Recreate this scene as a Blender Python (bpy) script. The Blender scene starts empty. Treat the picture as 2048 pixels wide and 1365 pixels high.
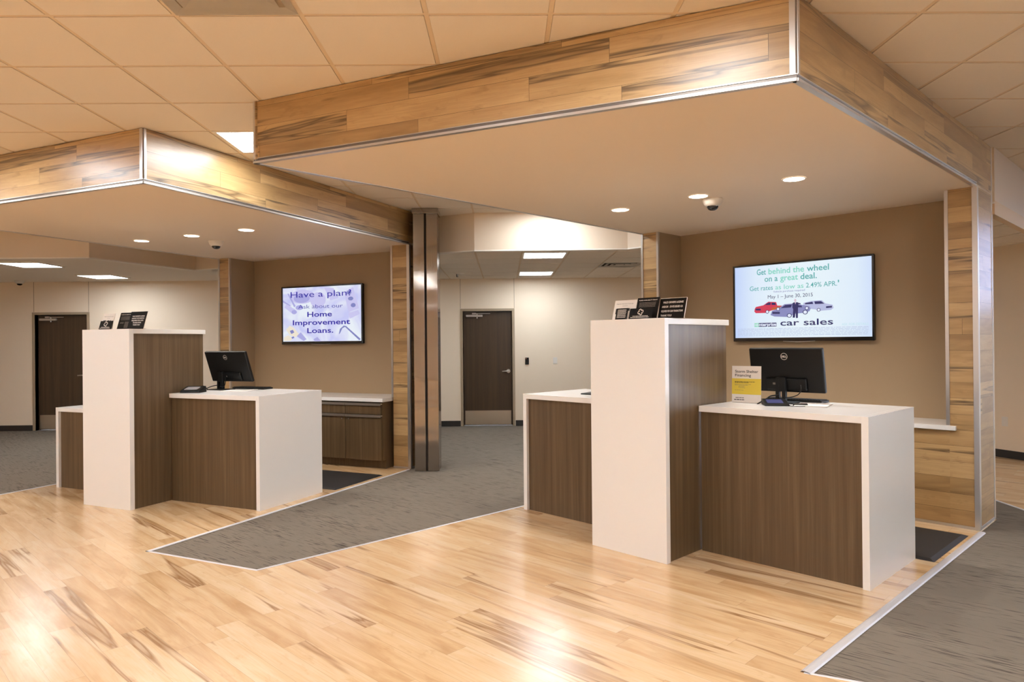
import bpy, bmesh, math, random
from mathutils import Vector, Matrix
random.seed(7)
SC = bpy.context.scene
COL = SC.collection

# ------------------------------------------------------------------ camera
CZ = 1.52
cam_d = bpy.data.cameras.new('camera')
cam_d.sensor_width = 36.0
cam_d.lens = 1382.4 / 2048 * 36.0
cam_d.clip_end = 100
cam = bpy.data.objects.new('camera', cam_d)
COL.objects.link(cam)
_r = Vector((0.99989672, -0.01109608, -0.00913403))
_u = Vector((0.00911141, -0.00208758, 0.99995631))
_w = Vector((0.01111467, 0.99993626, 0.00198626))
m = Matrix((( _r.x, _u.x, -_w.x, 0), (_r.y, _u.y, -_w.y, 0), (_r.z, _u.z, -_w.z, CZ), (0, 0, 0, 1)))
cam.matrix_world = m
SC.camera = cam

# ------------------------------------------------------------------ exposure, world
SC.view_settings.view_transform = 'Standard'
SC.view_settings.look = 'None'
SC.view_settings.gamma = 1.0
SC.view_settings.use_curve_mapping = False
SC.view_settings.exposure = 0.0
SC.cycles.max_bounces = 9
SC.cycles.diffuse_bounces = 6
SC.cycles.glossy_bounces = 5
SC.cycles.sample_clamp_indirect = 6.0
SC.cycles.caustics_reflective = False
SC.cycles.caustics_refractive = False
SC.cycles.use_denoising = True
world = bpy.data.worlds.new('daylight')
SC.world = world
world.use_nodes = True
bg = world.node_tree.nodes['Background']
bg.inputs[0].default_value = (0.74, 0.83, 1.0, 1)     # overcast daylight outside the windows
bg.inputs[1].default_value = 14.0
PANEL_E = 34.0      # ceiling troffers
PANEL_LOW = 27.0    # the dimmer ones in the lower ceiling
DOWN_E = 18.0       # round downlights, lens glow
DOWN_W = 62.0       # and their beam
PANEL_C = (0.90, 0.955, 1.0)
DOWN_C = (1.0, 0.93, 0.84)

ZC = 3.132          # raised ceiling
ZL = 2.69           # lower ceiling around it
ZB = 2.72           # underside of the canopies
T = 0.6096          # ceiling module
GX, GY = -2.197, 3.3815
YW = 12.6           # back wall


def srgb(r, g, b):
    f = lambda c: c / 12.92 if c <= 0.04045 else ((c + 0.055) / 1.055) ** 2.4
    return (f(r / 255), f(g / 255), f(b / 255), 1)


# ------------------------------------------------------------------ materials
def newmat(name):
    mt = bpy.data.materials.new(name)
    mt.use_nodes = True
    nt = mt.node_tree
    return mt, nt, nt.nodes['Principled BSDF']


def N(nt, kind, **kw):
    n = nt.nodes.new(kind)
    for k, v in kw.items():
        setattr(n, k, v)
    return n


def setin(nt, sock, v):
    if isinstance(v, bpy.types.NodeSocket):
        nt.links.new(v, sock)
    else:
        sock.default_value = v


def M(nt, op, a, b=0.0, c=None):
    n = N(nt, 'ShaderNodeMath', operation=op)
    setin(nt, n.inputs[0], a)
    setin(nt, n.inputs[1], b)
    if c is not None:
        setin(nt, n.inputs[2], c)
    return n.outputs[0]


def mixc(nt, fac, a, b, blend='MIX'):
    n = N(nt, 'ShaderNodeMix', data_type='RGBA', blend_type=blend)
    setin(nt, n.inputs[0], fac)
    setin(nt, n.inputs[6], a)
    setin(nt, n.inputs[7], b)
    return n.outputs[2]


def ramp(nt, fac, stops):
    n = N(nt, 'ShaderNodeValToRGB')
    el = n.color_ramp.elements
    while len(el) < len(stops):
        el.new(0.5)
    for e, (p, c) in zip(el, stops):
        e.position = p
        e.color = c if len(c) == 4 else (*c, 1)
    setin(nt, n.inputs[0], fac)
    return n.outputs[0]


def vec(nt, x, y, z=0.0):
    n = N(nt, 'ShaderNodeCombineXYZ')
    setin(nt, n.inputs[0], x)
    setin(nt, n.inputs[1], y)
    setin(nt, n.inputs[2], z)
    return n.outputs[0]


def noise(nt, v, scale=1.0, detail=3.0, rough=0.5, dist=0.0):
    n = N(nt, 'ShaderNodeTexNoise')
    setin(nt, n.inputs['Vector'], v)
    n.inputs['Scale'].default_value = scale
    n.inputs['Detail'].default_value = detail
    n.inputs['Roughness'].default_value = rough
    n.inputs['Distortion'].default_value = dist
    return n.outputs['Fac']


def plain(name, col, rough=0.5, metal=0.0, spec=0.5, coat=0.0, grain=0.0, bump=0.0, bscale=60):
    mt, nt, p = newmat(name)
    p.inputs['Base Color'].default_value = col
    p.inputs['Roughness'].default_value = rough
    p.inputs['Metallic'].default_value = metal
    p.inputs['Specular IOR Level'].default_value = spec
    if coat:
        p.inputs['Coat Weight'].default_value = coat
        p.inputs['Coat Roughness'].default_value = 0.12
    if grain or bump:
        tc = N(nt, 'ShaderNodeTexCoord')
        f = noise(nt, tc.outputs['Object'], bscale, 4, 0.6)
        if grain:
            k = mixc(nt, M(nt, 'MULTIPLY', f, grain), col, tuple(c * 0.6 for c in col[:3]) + (1,))
            nt.links.new(k, p.inputs['Base Color'])
        if bump:
            b = N(nt, 'ShaderNodeBump')
            b.inputs['Strength'].default_value = bump
            b.inputs['Distance'].default_value = 0.002
            nt.links.new(f, b.inputs['Height'])
            nt.links.new(b.outputs[0], p.inputs['Normal'])
    return mt


def emissive(name, col, strength, base=(0.8, 0.8, 0.8, 1)):
    mt, nt, p = newmat(name)
    p.inputs['Base Color'].default_value = base
    p.inputs['Emission Color'].default_value = (*col[:3], 1)
    p.inputs['Emission Strength'].default_value = strength
    p.inputs['Roughness'].default_value = 0.3
    return mt


def planks(name, width, length, voff, light, mid, dark, streak, rough, coat, seam, sstr=0.75, rot=None, sfine=1.0, idv=0.42):
    """Boards laid in rows, coordinates in metres from the UV map (or the floor's own plane, turned by rot)."""
    mt, nt, p = newmat(name)
    if rot is None:
        uv = N(nt, 'ShaderNodeUVMap').outputs[0]
    else:
        tc = N(nt, 'ShaderNodeTexCoord')
        vr = N(nt, 'ShaderNodeVectorRotate', rotation_type='Z_AXIS')
        nt.links.new(tc.outputs['Object'], vr.inputs['Vector'])
        vr.inputs['Angle'].default_value = rot
        uv = vr.outputs[0]
    sp = N(nt, 'ShaderNodeSeparateXYZ')
    nt.links.new(uv, sp.inputs[0])
    u, v = sp.outputs[0], sp.outputs[1]
    vv = M(nt, 'DIVIDE', M(nt, 'SUBTRACT', v, voff), width)
    row = M(nt, 'FLOOR', vv)
    rv = M(nt, 'SUBTRACT', vv, row)
    wn = N(nt, 'ShaderNodeTexWhiteNoise', noise_dimensions='1D')
    nt.links.new(M(nt, 'ADD', row, 37.3), wn.inputs['W'])
    uu = M(nt, 'DIVIDE', M(nt, 'ADD', u, M(nt, 'MULTIPLY', wn.outputs['Value'], length)), length)
    colm = M(nt, 'FLOOR', uu)
    ru = M(nt, 'SUBTRACT', uu, colm)
    w2 = N(nt, 'ShaderNodeTexWhiteNoise', noise_dimensions='2D')
    nt.links.new(vec(nt, M(nt, 'ADD', row, 11.7), M(nt, 'ADD', colm, 3.1)), w2.inputs['Vector'])
    idn = w2.outputs['Value']
    shift = M(nt, 'MULTIPLY', idn, 37.0)
    # broad figure, fine grain, dark mineral streaks
    fig = noise(nt, vec(nt, M(nt, 'ADD', M(nt, 'MULTIPLY', u, 1.6), shift), M(nt, 'MULTIPLY', v, 11.0), shift), 1.0, 4, 0.55, 0.6)
    fine = noise(nt, vec(nt, M(nt, 'ADD', M(nt, 'MULTIPLY', u, 5.0), shift), M(nt, 'MULTIPLY', v, 120.0), shift), 1.0, 3, 0.6)
    st = noise(nt, vec(nt, M(nt, 'ADD', M(nt, 'MULTIPLY', u, 0.55), shift), M(nt, 'ADD', M(nt, 'MULTIPLY', v, 11.0 * sfine), shift), shift), 1.0, 3.0, 0.5, 0.35)
    blotch = noise(nt, vec(nt, M(nt, 'ADD', M(nt, 'MULTIPLY', u, 7.0), shift), M(nt, 'MULTIPLY', v, 16.0), shift), 1.0, 3, 0.6, 0.5)
    base = ramp(nt, M(nt, 'ADD', M(nt, 'MULTIPLY', fig, 0.75), M(nt, 'MULTIPLY', M(nt, 'SUBTRACT', idn, 0.5), idv)),
                [(0.12, dark), (0.34, mid), (0.62, light)])
    base = mixc(nt, M(nt, 'MULTIPLY', M(nt, 'SUBTRACT', fine, 0.42), 0.9), base, dark)
    base = mixc(nt, ramp(nt, blotch, [(0.60, (0, 0, 0)), (0.78, (0.55, 0.55, 0.55))]), base, dark)
    band = ramp(nt, st, [(0.575, (0, 0, 0)), (0.625, (1, 1, 1)), (0.655, (0.35, 0.35, 0.35)), (0.70, (0.7, 0.7, 0.7))])
    gate = ramp(nt, idn, [(0.30, (0.15, 0.15, 0.15)), (0.55, (1, 1, 1))])
    base = mixc(nt, M(nt, 'MULTIPLY', M(nt, 'MULTIPLY', band, gate), sstr), base, streak)
    # seams
    e1 = M(nt, 'LESS_THAN', rv, 0.0016 / width)
    e2 = M(nt, 'LESS_THAN', ru, 0.0018 / length)
    edge = M(nt, 'MAXIMUM', e1, e2)
    base = mixc(nt, M(nt, 'MULTIPLY', edge, seam), base, (streak[0] * 0.4, streak[1] * 0.4, streak[2] * 0.4, 1))
    nt.links.new(base, p.inputs['Base Color'])
    p.inputs['Roughness'].default_value = rough
    p.inputs['Coat Weight'].default_value = coat
    p.inputs['Coat Roughness'].default_value = rough * 0.75
    b = N(nt, 'ShaderNodeBump')
    b.inputs['Strength'].default_value = 0.25
    b.inputs['Distance'].default_value = 0.001
    nt.links.new(M(nt, 'SUBTRACT', 1.0, edge), b.inputs['Height'])
    nt.links.new(b.outputs[0], p.inputs['Normal'])
    return mt


def laminate(name, a, b, c, rough):
    """Vertical fine grain, UV in metres."""
    mt, nt, p = newmat(name)
    uv = N(nt, 'ShaderNodeUVMap').outputs[0]
    sp = N(nt, 'ShaderNodeSeparateXYZ')
    nt.links.new(uv, sp.inputs[0])
    u, v = sp.outputs[0], sp.outputs[1]
    n1 = noise(nt, vec(nt, M(nt, 'MULTIPLY', u, 22.0), M(nt, 'MULTIPLY', v, 0.5), 3.0), 1.0, 5, 0.65, 0.15)
    n2 = noise(nt, vec(nt, M(nt, 'MULTIPLY', u, 190.0), M(nt, 'MULTIPLY', v, 2.6), 1.0), 1.0, 3, 0.6)
    base = ramp(nt, n1, [(0.28, a), (0.5, b), (0.74, c)])
    base = mixc(nt, M(nt, 'MULTIPLY', n2, 0.30), base, tuple(x * 0.45 for x in a[:3]) + (1,))
    nt.links.new(base, p.inputs['Base Color'])
    p.inputs['Roughness'].default_value = rough
    return mt


def carpet_mat():
    mt, nt, p = newmat('carpet')
    tc = N(nt, 'ShaderNodeTexCoord')
    vr = N(nt, 'ShaderNodeVectorRotate', rotation_type='Z_AXIS')
    nt.links.new(tc.outputs['Object'], vr.inputs['Vector'])
    vr.inputs['Angle'].default_value = math.radians(40)
    sp = N(nt, 'ShaderNodeSeparateXYZ')
    nt.links.new(vr.outputs[0], sp.inputs[0])
    u, v = sp.outputs[0], sp.outputs[1]
    st = noise(nt, vec(nt, M(nt, 'MULTIPLY', u, 5.0), M(nt, 'MULTIPLY', v, 95.0)), 1.0, 3, 0.6, 0.2)
    area = noise(nt, vec(nt, M(nt, 'MULTIPLY', u, 1.3), M(nt, 'MULTIPLY', v, 4.0)), 1.0, 2, 0.5)
    pile = noise(nt, tc.outputs['Object'], 260.0, 2, 0.7)
    base = mixc(nt, area, srgb(122, 114, 103), srgb(142, 132, 119))
    base = mixc(nt, M(nt, 'MULTIPLY', pile, 0.35), base, srgb(80, 72, 64))
    dash = ramp(nt, M(nt, 'ADD', st, M(nt, 'MULTIPLY', M(nt, 'SUBTRACT', area, 0.5), 0.25)), [(0.55, (0, 0, 0)), (0.66, (0.85, 0.85, 0.85))])
    base = mixc(nt, dash, base, srgb(58, 52, 46))
    nt.links.new(base, p.inputs['Base Color'])
    p.inputs['Roughness'].default_value = 0.95
    p.inputs['Specular IOR Level'].default_value = 0.15
    b = N(nt, 'ShaderNodeBump')
    b.inputs['Strength'].default_value = 0.5
    b.inputs['Distance'].default_value = 0.003
    nt.links.new(M(nt, 'SUBTRACT', pile, M(nt, 'MULTIPLY', dash, 0.6)), b.inputs['Height'])
    nt.links.new(b.outputs[0], p.inputs['Normal'])
    return mt


def steel_mat():
    mt, nt, p = newmat('brushed_steel')
    tc = N(nt, 'ShaderNodeTexCoord')
    sp = N(nt, 'ShaderNodeSeparateXYZ')
    nt.links.new(tc.outputs['Object'], sp.inputs[0])
    f = noise(nt, vec(nt, M(nt, 'MULTIPLY', sp.outputs[0], 300.0), M(nt, 'MULTIPLY', sp.outputs[1], 300.0), M(nt, 'MULTIPLY', sp.outputs[2], 3.0)), 1.0, 2, 0.5)
    wav = noise(nt, vec(nt, M(nt, 'MULTIPLY', sp.outputs[0], 0.8), M(nt, 'MULTIPLY', sp.outputs[1], 0.8), M(nt, 'MULTIPLY', sp.outputs[2], 1.6)), 1.0, 2, 0.5)
    p.inputs['Base Color'].default_value = srgb(158, 150, 142)
    p.inputs['Metallic'].default_value = 1.0
    nt.links.new(M(nt, 'ADD', 0.07, M(nt, 'MULTIPLY', f, 0.10)), p.inputs['Roughness'])
    b = N(nt, 'ShaderNodeBump')
    b.inputs['Strength'].default_value = 0.35
    b.inputs['Distance'].default_value = 0.05
    nt.links.new(wav, b.inputs['Height'])
    nt.links.new(b.outputs[0], p.inputs['Normal'])
    return mt


MT = {}
MT['floor'] = planks('maple_floor', 0.128, 1.22, 0.0, srgb(235, 208, 172), srgb(223, 188, 144), srgb(194, 152, 104), srgb(148, 104, 60), 0.27, 0.45, 0.4, 0.9, rot=math.radians(45), sfine=0.8, idv=0.22)
MT['wood'] = planks('maple_laminate', 0.128, 1.22, ZB + 0.11, srgb(198, 166, 119), srgb(175, 142, 96), srgb(143, 112, 73), srgb(88, 68, 45), 0.36, 0.30, 0.9, 0.92)
MT['brown'] = laminate('walnut_laminate', srgb(78, 61, 42), srgb(98, 79, 56), srgb(120, 100, 75), 0.38)
MT['door'] = laminate('dark_door_veneer', srgb(58, 42, 27), srgb(70, 52, 34), srgb(84, 64, 42), 0.40)
MT['quartz'] = plain('white_quartz', srgb(240, 240, 240), 0.22, coat=0.2, grain=0.06, bscale=180)
MT['tile'] = plain('ceiling_tile', srgb(240, 231, 220), 0.9, spec=0.2, grain=0.10, bump=0.25, bscale=140)
MT['bar'] = plain('ceiling_grid', srgb(225, 206, 182), 0.6)
MT['soffit'] = plain('soffit_paint', srgb(238, 222, 202), 0.55, spec=0.45)
MT['wall'] = plain('cream_wall', srgb(243, 227, 206), 0.75, spec=0.3, bump=0.06, bscale=90)
MT['taupe'] = plain('taupe_wall', srgb(164, 142, 114), 0.7, spec=0.3, grain=0.12, bump=0.12, bscale=120)
MT['tan'] = plain('tan_band', srgb(214, 186, 148), 0.6)
MT['bulk'] = plain('bulkhead_paint', srgb(222, 206, 186), 0.6, spec=0.35)
MT['alu'] = plain('satin_aluminium', srgb(205, 200, 194), 0.32, metal=0.9)
MT['alu_floor'] = plain('matt_aluminium', srgb(214, 212, 214), 0.5, metal=0.45)
MT['alu_dark'] = plain('aluminium_reveal', srgb(120, 112, 104), 0.45, metal=0.8)  # darker tone also imitates the shade in the canopy grooves
MT['frame'] = plain('door_frame_paint', srgb(170, 152, 128), 0.5)
MT['kick'] = plain('steel_kick_plate', srgb(205, 195, 180), 0.28, metal=1.0)
MT['base'] = plain('black_vinyl_base', srgb(38, 34, 31), 0.5)
MT['steel'] = steel_mat()
MT['black'] = plain('black_plastic', srgb(15, 14, 13), 0.42, spec=0.25)
MT['gloss_black'] = plain('gloss_black_plastic', srgb(12, 12, 16), 0.15)
MT['mat'] = plain('black_rubber', srgb(27, 24, 23), 0.6, bump=0.4, bscale=200)
MT['white'] = plain('white_plastic', srgb(236, 230, 222), 0.4)
MT['card_white'] = plain('white_card', srgb(240, 232, 224), 0.4)
MT['card_black'] = plain('black_card', srgb(17, 13, 11), 0.5, spec=0.15)
MT['acrylic'] = plain('acrylic_edge', srgb(235, 225, 215), 0.15)
MT['yellow'] = plain('yellow_print', srgb(224, 198, 72), 0.45)
MT['ink'] = plain('black_ink', srgb(34, 30, 28), 0.5)
MT['ink_white'] = plain('white_ink', srgb(235, 228, 220), 0.5)
MT['ink_grey'] = plain('grey_ink', srgb(120, 110, 102), 0.5)
MT['paper'] = plain('paper', srgb(240, 236, 232), 0.6)
MT['lcd'] = plain('grey_lcd', srgb(150, 152, 158), 0.2)
MT['lcd_blue'] = emissive('blue_lcd', srgb(60, 66, 120), 0.5, srgb(60, 60, 90))
MT['led'] = emissive('amber_led', srgb(255, 150, 40), 2.0)
MT['panel'] = emissive('troffer_diffuser', PANEL_C, PANEL_E)
MT['panel_low'] = emissive('low_troffer_diffuser', PANEL_C, PANEL_LOW)
MT['down'] = emissive('downlight_lens', DOWN_C, DOWN_E)
MT['dome'] = plain('smoked_dome', srgb(30, 28, 30), 0.08)
MT['dark'] = plain('dark_recess', srgb(40, 34, 28), 0.9)


def glassm(name='window_glass', col=(1, 1, 1, 1)):
    mt, nt, p = newmat(name)
    p.inputs['Base Color'].default_value = col
    p.inputs['Transmission Weight'].default_value = 1.0
    p.inputs['Roughness'].default_value = 0.0
    p.inputs['IOR'].default_value = 1.0
    return mt


MT['glass'] = glassm()
MT['tinted'] = glassm('tinted_glass', (0.22, 0.24, 0.33, 1))  # tint added to dim the daylight mirrored from the unseen bay


def screen(name, rgb, s=1.0):
    k = 'scr_' + name
    MT[k] = emissive('screen_' + name, srgb(*rgb), s, (0.02, 0.02, 0.02, 1))
    return MT[k]


# ------------------------------------------------------------------ mesh helpers
class MB:
    """Collects boxes and shapes with metre UVs; build() links them as one mesh object."""

    def __init__(self, o=(0, 0, 0)):
        self.v, self.f, self.uv, self.mi = [], [], [], []
        self.o = Vector(o)
        self.cur = 0

    def face(self, pts, uvs=None):
        b = len(self.v)
        pts = [Vector(p) for p in pts]
        for p in pts:
            self.v.append(p - self.o)
        self.f.append(tuple(range(b, b + len(pts))))
        if uvs is None:
            n = (pts[1] - pts[0]).cross(pts[2] - pts[0])
            ax = max(range(3), key=lambda i: abs(n[i]))
            if ax == 2:
                uvs = [(p.x, p.y) for p in pts]
            elif ax == 1:
                uvs = [(p.x, p.z) for p in pts]
            else:
                uvs = [(p.y, p.z) for p in pts]
        self.uv.append([tuple(q) for q in uvs])
        self.mi.append(self.cur)

    def box(self, x0, x1, y0, y1, z0, z1):
        if x0 > x1: x0, x1 = x1, x0
        if y0 > y1: y0, y1 = y1, y0
        if z0 > z1: z0, z1 = z1, z0
        a = [(x0, y0, z0), (x1, y0, z0), (x1, y1, z0), (x0, y1, z0), (x0, y0, z1), (x1, y0, z1), (x1, y1, z1), (x0, y1, z1)]
        for q in ((0, 1, 5, 4), (1, 2, 6, 5), (2, 3, 7, 6), (3, 0, 4, 7), (4, 5, 6, 7), (3, 2, 1, 0)):
            self.face([a[i] for i in q])
        return self

    def wall(self, p0, p1, th, z0, z1, u0=0.0, side=1):
        """Upright slab along p0-p1, thickness th to the left (side=1) of the direction; UV runs along it."""
        p0, p1 = Vector(p0), Vector(p1)
        d = (p1 - p0)
        L = d.length
        d /= L
        n = Vector((-d.y, d.x)) * th * side
        q = [p0, p1, p1 + n, p0 + n]
        lo = [(a.x, a.y, z0) for a in q]
        hi = [(a.x, a.y, z1) for a in q]
        us = [u0, u0 + L, u0 + L, u0]
        order = [0, 1, 2, 3] if side == 1 else [1, 0, 3, 2]
        for i in range(4):
            a, b = order[i], order[(i + 1) % 4]
            if abs(us[a] - us[b]) < 1e-6:
                ua, ub = us[a], us[a] + abs(th)
            else:
                ua, ub = us[a], us[b]
            self.face([lo[a], lo[b], hi[b], hi[a]], [(ua, z0), (ub, z0), (ub, z1), (ua, z1)])
        self.face([hi[i] for i in order])
        self.face([lo[i] for i in reversed(order)])
        return self

    def poly(self, pts, z0, z1):
        """Flat slab over a polygon given anticlockwise."""
        n = len(pts)
        self.face([(x, y, z1) for x, y in pts])
        self.face([(x, y, z0) for x, y in reversed(pts)])
        for i in range(n):
            a, b = pts[i], pts[(i + 1) % n]
            self.face([(a[0], a[1], z0), (b[0], b[1], z0), (b[0], b[1], z1), (a[0], a[1], z1)])
        return self

    def cyl(self, c, r0, r1, h, axis='z', n=32, cap=True):
        c = Vector(c)
        def P(r, t, k):
            a, b = r * math.cos(t), r * math.sin(t)
            if axis == 'z': return c + Vector((a, b, k))
            if axis == 'y': return c + Vector((a, k, b))
            return c + Vector((k, a, b))
        for i in range(n):
            t0, t1 = 2 * math.pi * i / n, 2 * math.pi * (i + 1) / n
            q = [P(r0, t0, 0), P(r0, t1, 0), P(r1, t1, h), P(r1, t0, h)]
            if r0 < 1e-6: q = q[1:]
            elif r1 < 1e-6: q = q[:3]
            self.face(q)
        if cap:
            if r0 > 1e-6: self.face([P(r0, -2 * math.pi * i / n, 0) for i in range(n)])
            if r1 > 1e-6: self.face([P(r1, 2 * math.pi * i / n, h) for i in range(n)])
        return self

    def rev(self, c, prof, n=36):
        """Surface turned about a vertical axis through c; prof = [(r, z)]."""
        for (r0, z0), (r1, z1) in zip(prof, prof[1:]):
            self.cyl((c[0], c[1], c[2] + z0), r0, r1, z1 - z0, n=n, cap=False)
        return self

    def tube(self, pts, r, n=8):
        pts = [Vector(p) for p in pts]
        # smooth through the points
        P = []
        for i in range(len(pts) - 1):
            p0 = pts[max(i - 1, 0)]; p1 = pts[i]; p2 = pts[i + 1]; p3 = pts[min(i + 2, len(pts) - 1)]
            for k in range(6):
                t = k / 6
                P.append(0.5 * ((2 * p1) + (p2 - p0) * t + (2 * p0 - 5 * p1 + 4 * p2 - p3) * t * t + (3 * p1 - p0 - 3 * p2 + p3) * t ** 3))
        P.append(pts[-1])
        rings = []
        for i, p in enumerate(P):
            d = (P[min(i + 1, len(P) - 1)] - P[max(i - 1, 0)]).normalized()
            a = d.cross(Vector((0, 0, 1)))
            if a.length < 1e-3: a = d.cross(Vector((1, 0, 0)))
            a.normalize(); b = d.cross(a)
            rings.append([p + (a * math.cos(t) + b * math.sin(t)) * r for t in [2 * math.pi * j / n for j in range(n)]])
        for A, B in zip(rings, rings[1:]):
            for j in range(n):
                self.face([A[j], B[j], B[(j + 1) % n], A[(j + 1) % n]])
        self.face(rings[0][::-1]); self.face(rings[-1])
        return self

    def build(self, name, mats, parent=None, bevel=0.0, smooth=False, label=None):
        me = bpy.data.meshes.new(name)
        me.from_pydata([tuple(p) for p in self.v], [], self.f)
        uvl = me.uv_layers.new(name='UVMap')
        k = 0
        for q in self.uv:
            for c in q:
                uvl.data[k].uv = c
                k += 1
        if not isinstance(mats, (list, tuple)):
            mats = [mats]
        for mm in mats:
            me.materials.append(mm)
        for pl, i in zip(me.polygons, self.mi):
            pl.material_index = i
            pl.use_smooth = smooth
        if bevel or smooth:
            bm = bmesh.new(); bm.from_mesh(me)
            bmesh.ops.remove_doubles(bm, verts=bm.verts, dist=1e-5)
            bmesh.ops.recalc_face_normals(bm, faces=bm.faces)
            bm.to_mesh(me); bm.free()
        o = bpy.data.objects.new(name, me)
        COL.objects.link(o)
        if bevel:
            md = o.modifiers.new('bevel', 'BEVEL')
            md.width = bevel; md.segments = 2; md.limit_method = 'ANGLE'
        if smooth:
            try:
                md = o.modifiers.new('edges', 'EDGE_SPLIT'); md.split_angle = math.radians(35)
            except Exception:
                pass
        if parent is not None:
            o.parent = parent
        if label:
            o['label'] = label
        return o


def tag(o, label=None, cat=None, group=None, kind=None):
    if label: o['label'] = label
    if cat: o['category'] = cat
    if group: o['group'] = group
    if kind: o['kind'] = kind
    return o


def thing(name, label, cat, loc=(0, 0, 0), rot=(0, 0, 0), group=None, kind=None):
    o = bpy.data.objects.new(name, None)
    o.empty_display_size = 0.1
    COL.objects.link(o)
    o.location = loc
    o.rotation_euler = rot
    tag(o, label, cat, group, kind)
    return o


def struct(name, mb, mt, parent=None, **kw):
    o = mb.build(name, mt, parent, **kw)
    if parent is None:
        o['kind'] = 'structure'
    return o


def copy_tree(root, loc, rot=None, label=None, group=None):
    r = root.copy(); COL.objects.link(r)
    r.location = loc
    if rot: r.rotation_euler = rot
    if label: r['label'] = label
    if group: r['group'] = group
    for ch in list(root.children):
        c = ch.copy(); COL.objects.link(c); c.parent = r
        for g in list(ch.children):
            d = g.copy(); COL.objects.link(d); d.parent = c
    return r


_tc = {}


def text_geo(s, bold=0.0):
    key = (s, bold)
    if key in _tc: return _tc[key]
    cu = bpy.data.curves.new('t', 'FONT')
    cu.body = s
    cu.offset = bold
    cu.resolution_u = 3
    ob = bpy.data.objects.new('t', cu)
    COL.objects.link(ob)
    bpy.context.view_layer.update()
    me = bpy.data.meshes.new_from_object(ob.evaluated_get(bpy.context.evaluated_depsgraph_get()))
    vs = [(v.co.x, v.co.y) for v in me.vertices]
    fs = [tuple(p.vertices) for p in me.polygons]
    bpy.data.objects.remove(ob); bpy.data.curves.remove(cu); bpy.data.meshes.remove(me)
    x0 = min(v[0] for v in vs); x1 = max(v[0] for v in vs)
    _tc[key] = (vs, fs, x0, x1)
    return _tc[key]


CAP = 0.729   # height of a capital in the built-in face


class Sheet:
    """Flat artwork on an upright face: x to the right, z up, lying at y (front faces -y)."""

    def __init__(self, y, x0, z0, w, h):
        self.y, self.x0, self.z0, self.w, self.h = y, x0, z0, w, h
        self.mb = MB()

    def P(self, s, t, lift=0.0):
        return (self.x0 + s * self.w, self.y - lift, self.z0 + (1 - t) * self.h)

    def text(self, s, a, b, base, cap, bold=0.0, lift=0.0, slant=0.0):
        vs, fs, x0, x1 = text_geo(s, bold)
        k = (b - a) / (x1 - x0)
        for f in fs:
            self.mb.face([self.P(a + (vs[i][0] - x0) * k + slant * vs[i][1] * k, base - vs[i][1] / CAP * cap, lift) for i in f])
        return self

    def rect(self, a, b, t0, t1, lift=0.0):
        self.mb.face([self.P(a, t1, lift), self.P(b, t1, lift), self.P(b, t0, lift), self.P(a, t0, lift)])
        return self

    def pg(self, pts, lift=0.0):
        self.mb.face([self.P(s, t, lift) for s, t in pts])
        return self

    def ell(self, cx, cy, rx, ry, lift=0.0, n=24, rot=0.0):
        c, s = math.cos(rot), math.sin(rot)
        self.pg([(cx + rx * math.cos(a) * c - rx * math.sin(a) * s * (ry / rx), cy + rx * math.cos(a) * s + ry * math.sin(a) * c) for a in [-2 * math.pi * i / n for i in range(n)]], lift)
        return self

    def ring(self, cx, cy, r0, r1, a0=0, a1=360, lift=0.0, n=28):
        asp = self.w / self.h
        for i in range(n):
            t0 = math.radians(a0 + (a1 - a0) * i / n); t1 = math.radians(a0 + (a1 - a0) * (i + 1) / n)
            q = [(cx + r * math.cos(t), cy - r * math.sin(t) * asp) for r, t in ((r0, t0), (r1, t0), (r1, t1), (r0, t1))]
            self.pg(q, lift)
        return self

    def dashes(self, a, b, t, th, rnd, lift=0.0, w=(0.01, 0.03), gap=0.006):
        x = a
        while x < b:
            e = min(b, x + rnd.uniform(*w))
            self.rect(x, e, t, t + th, lift)
            x = e + gap
        return self

    def build(self, name, mt, parent, label=None):
        return self.mb.build(name, mt, parent, label=label)


# ------------------------------------------------------------------ kiosk frames
class Frame:
    def __init__(self, ox, oy, deg):
        a = math.radians(deg)
        self.o = Vector((ox, oy)); self.a = a
        self.e1 = Vector((math.cos(a), math.sin(a))); self.e2 = Vector((-math.sin(a), math.cos(a)))

    def xy(self, u, v):
        p = self.o + self.e1 * u + self.e2 * v
        return (p.x, p.y)

    def loc(self, u, v, z=0.0):
        x, y = self.xy(u, v)
        return (x, y, z)

    def rot(self, tilt=0.0, turn=0.0):
        return (tilt, 0, self.a + turn)


FR = Frame(1.091, 4.686, -46.7)     # kiosk nearer the camera, right
FL = Frame(-3.46, 6.413, -24.6)     # kiosk further back, left

# ------------------------------------------------------------------ floor
WR = [FR.xy(1.30, -0.86), FR.xy(1.30, 2.92), FR.xy(-1.88, 2.92), FR.xy(-1.88, -2.03)]
WL = [FL.xy(1.26, -0.83), FL.xy(1.29, 3.2), FL.xy(-1.88, 3.2), FL.xy(-1.88, -0.84)]
b = MB()
b.box(-11.4, 11.4, -6.4, 13.0, -0.2, -0.004)
struct('floor', b, carpet_mat())
MTC = bpy.data.objects['floor'].data.materials[0]
b = MB()
k0 = WR[3]; m1 = WL[0]
p_right = (11.0, WR[0][1] - (11.0 - WR[0][0]) * math.tan(math.radians(25)))
b.poly([(-11, -6), (11, -6), p_right, WR[0], k0, m1, WL[3], (-11, WL[3][1] + 0.2)], -0.003, 0.0)
b.poly([WR[0], WR[1], WR[2], WR[3]], -0.003, 0.0)
b.poly([WL[0], WL[1], WL[2], WL[3]], -0.003, 0.0)
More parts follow.
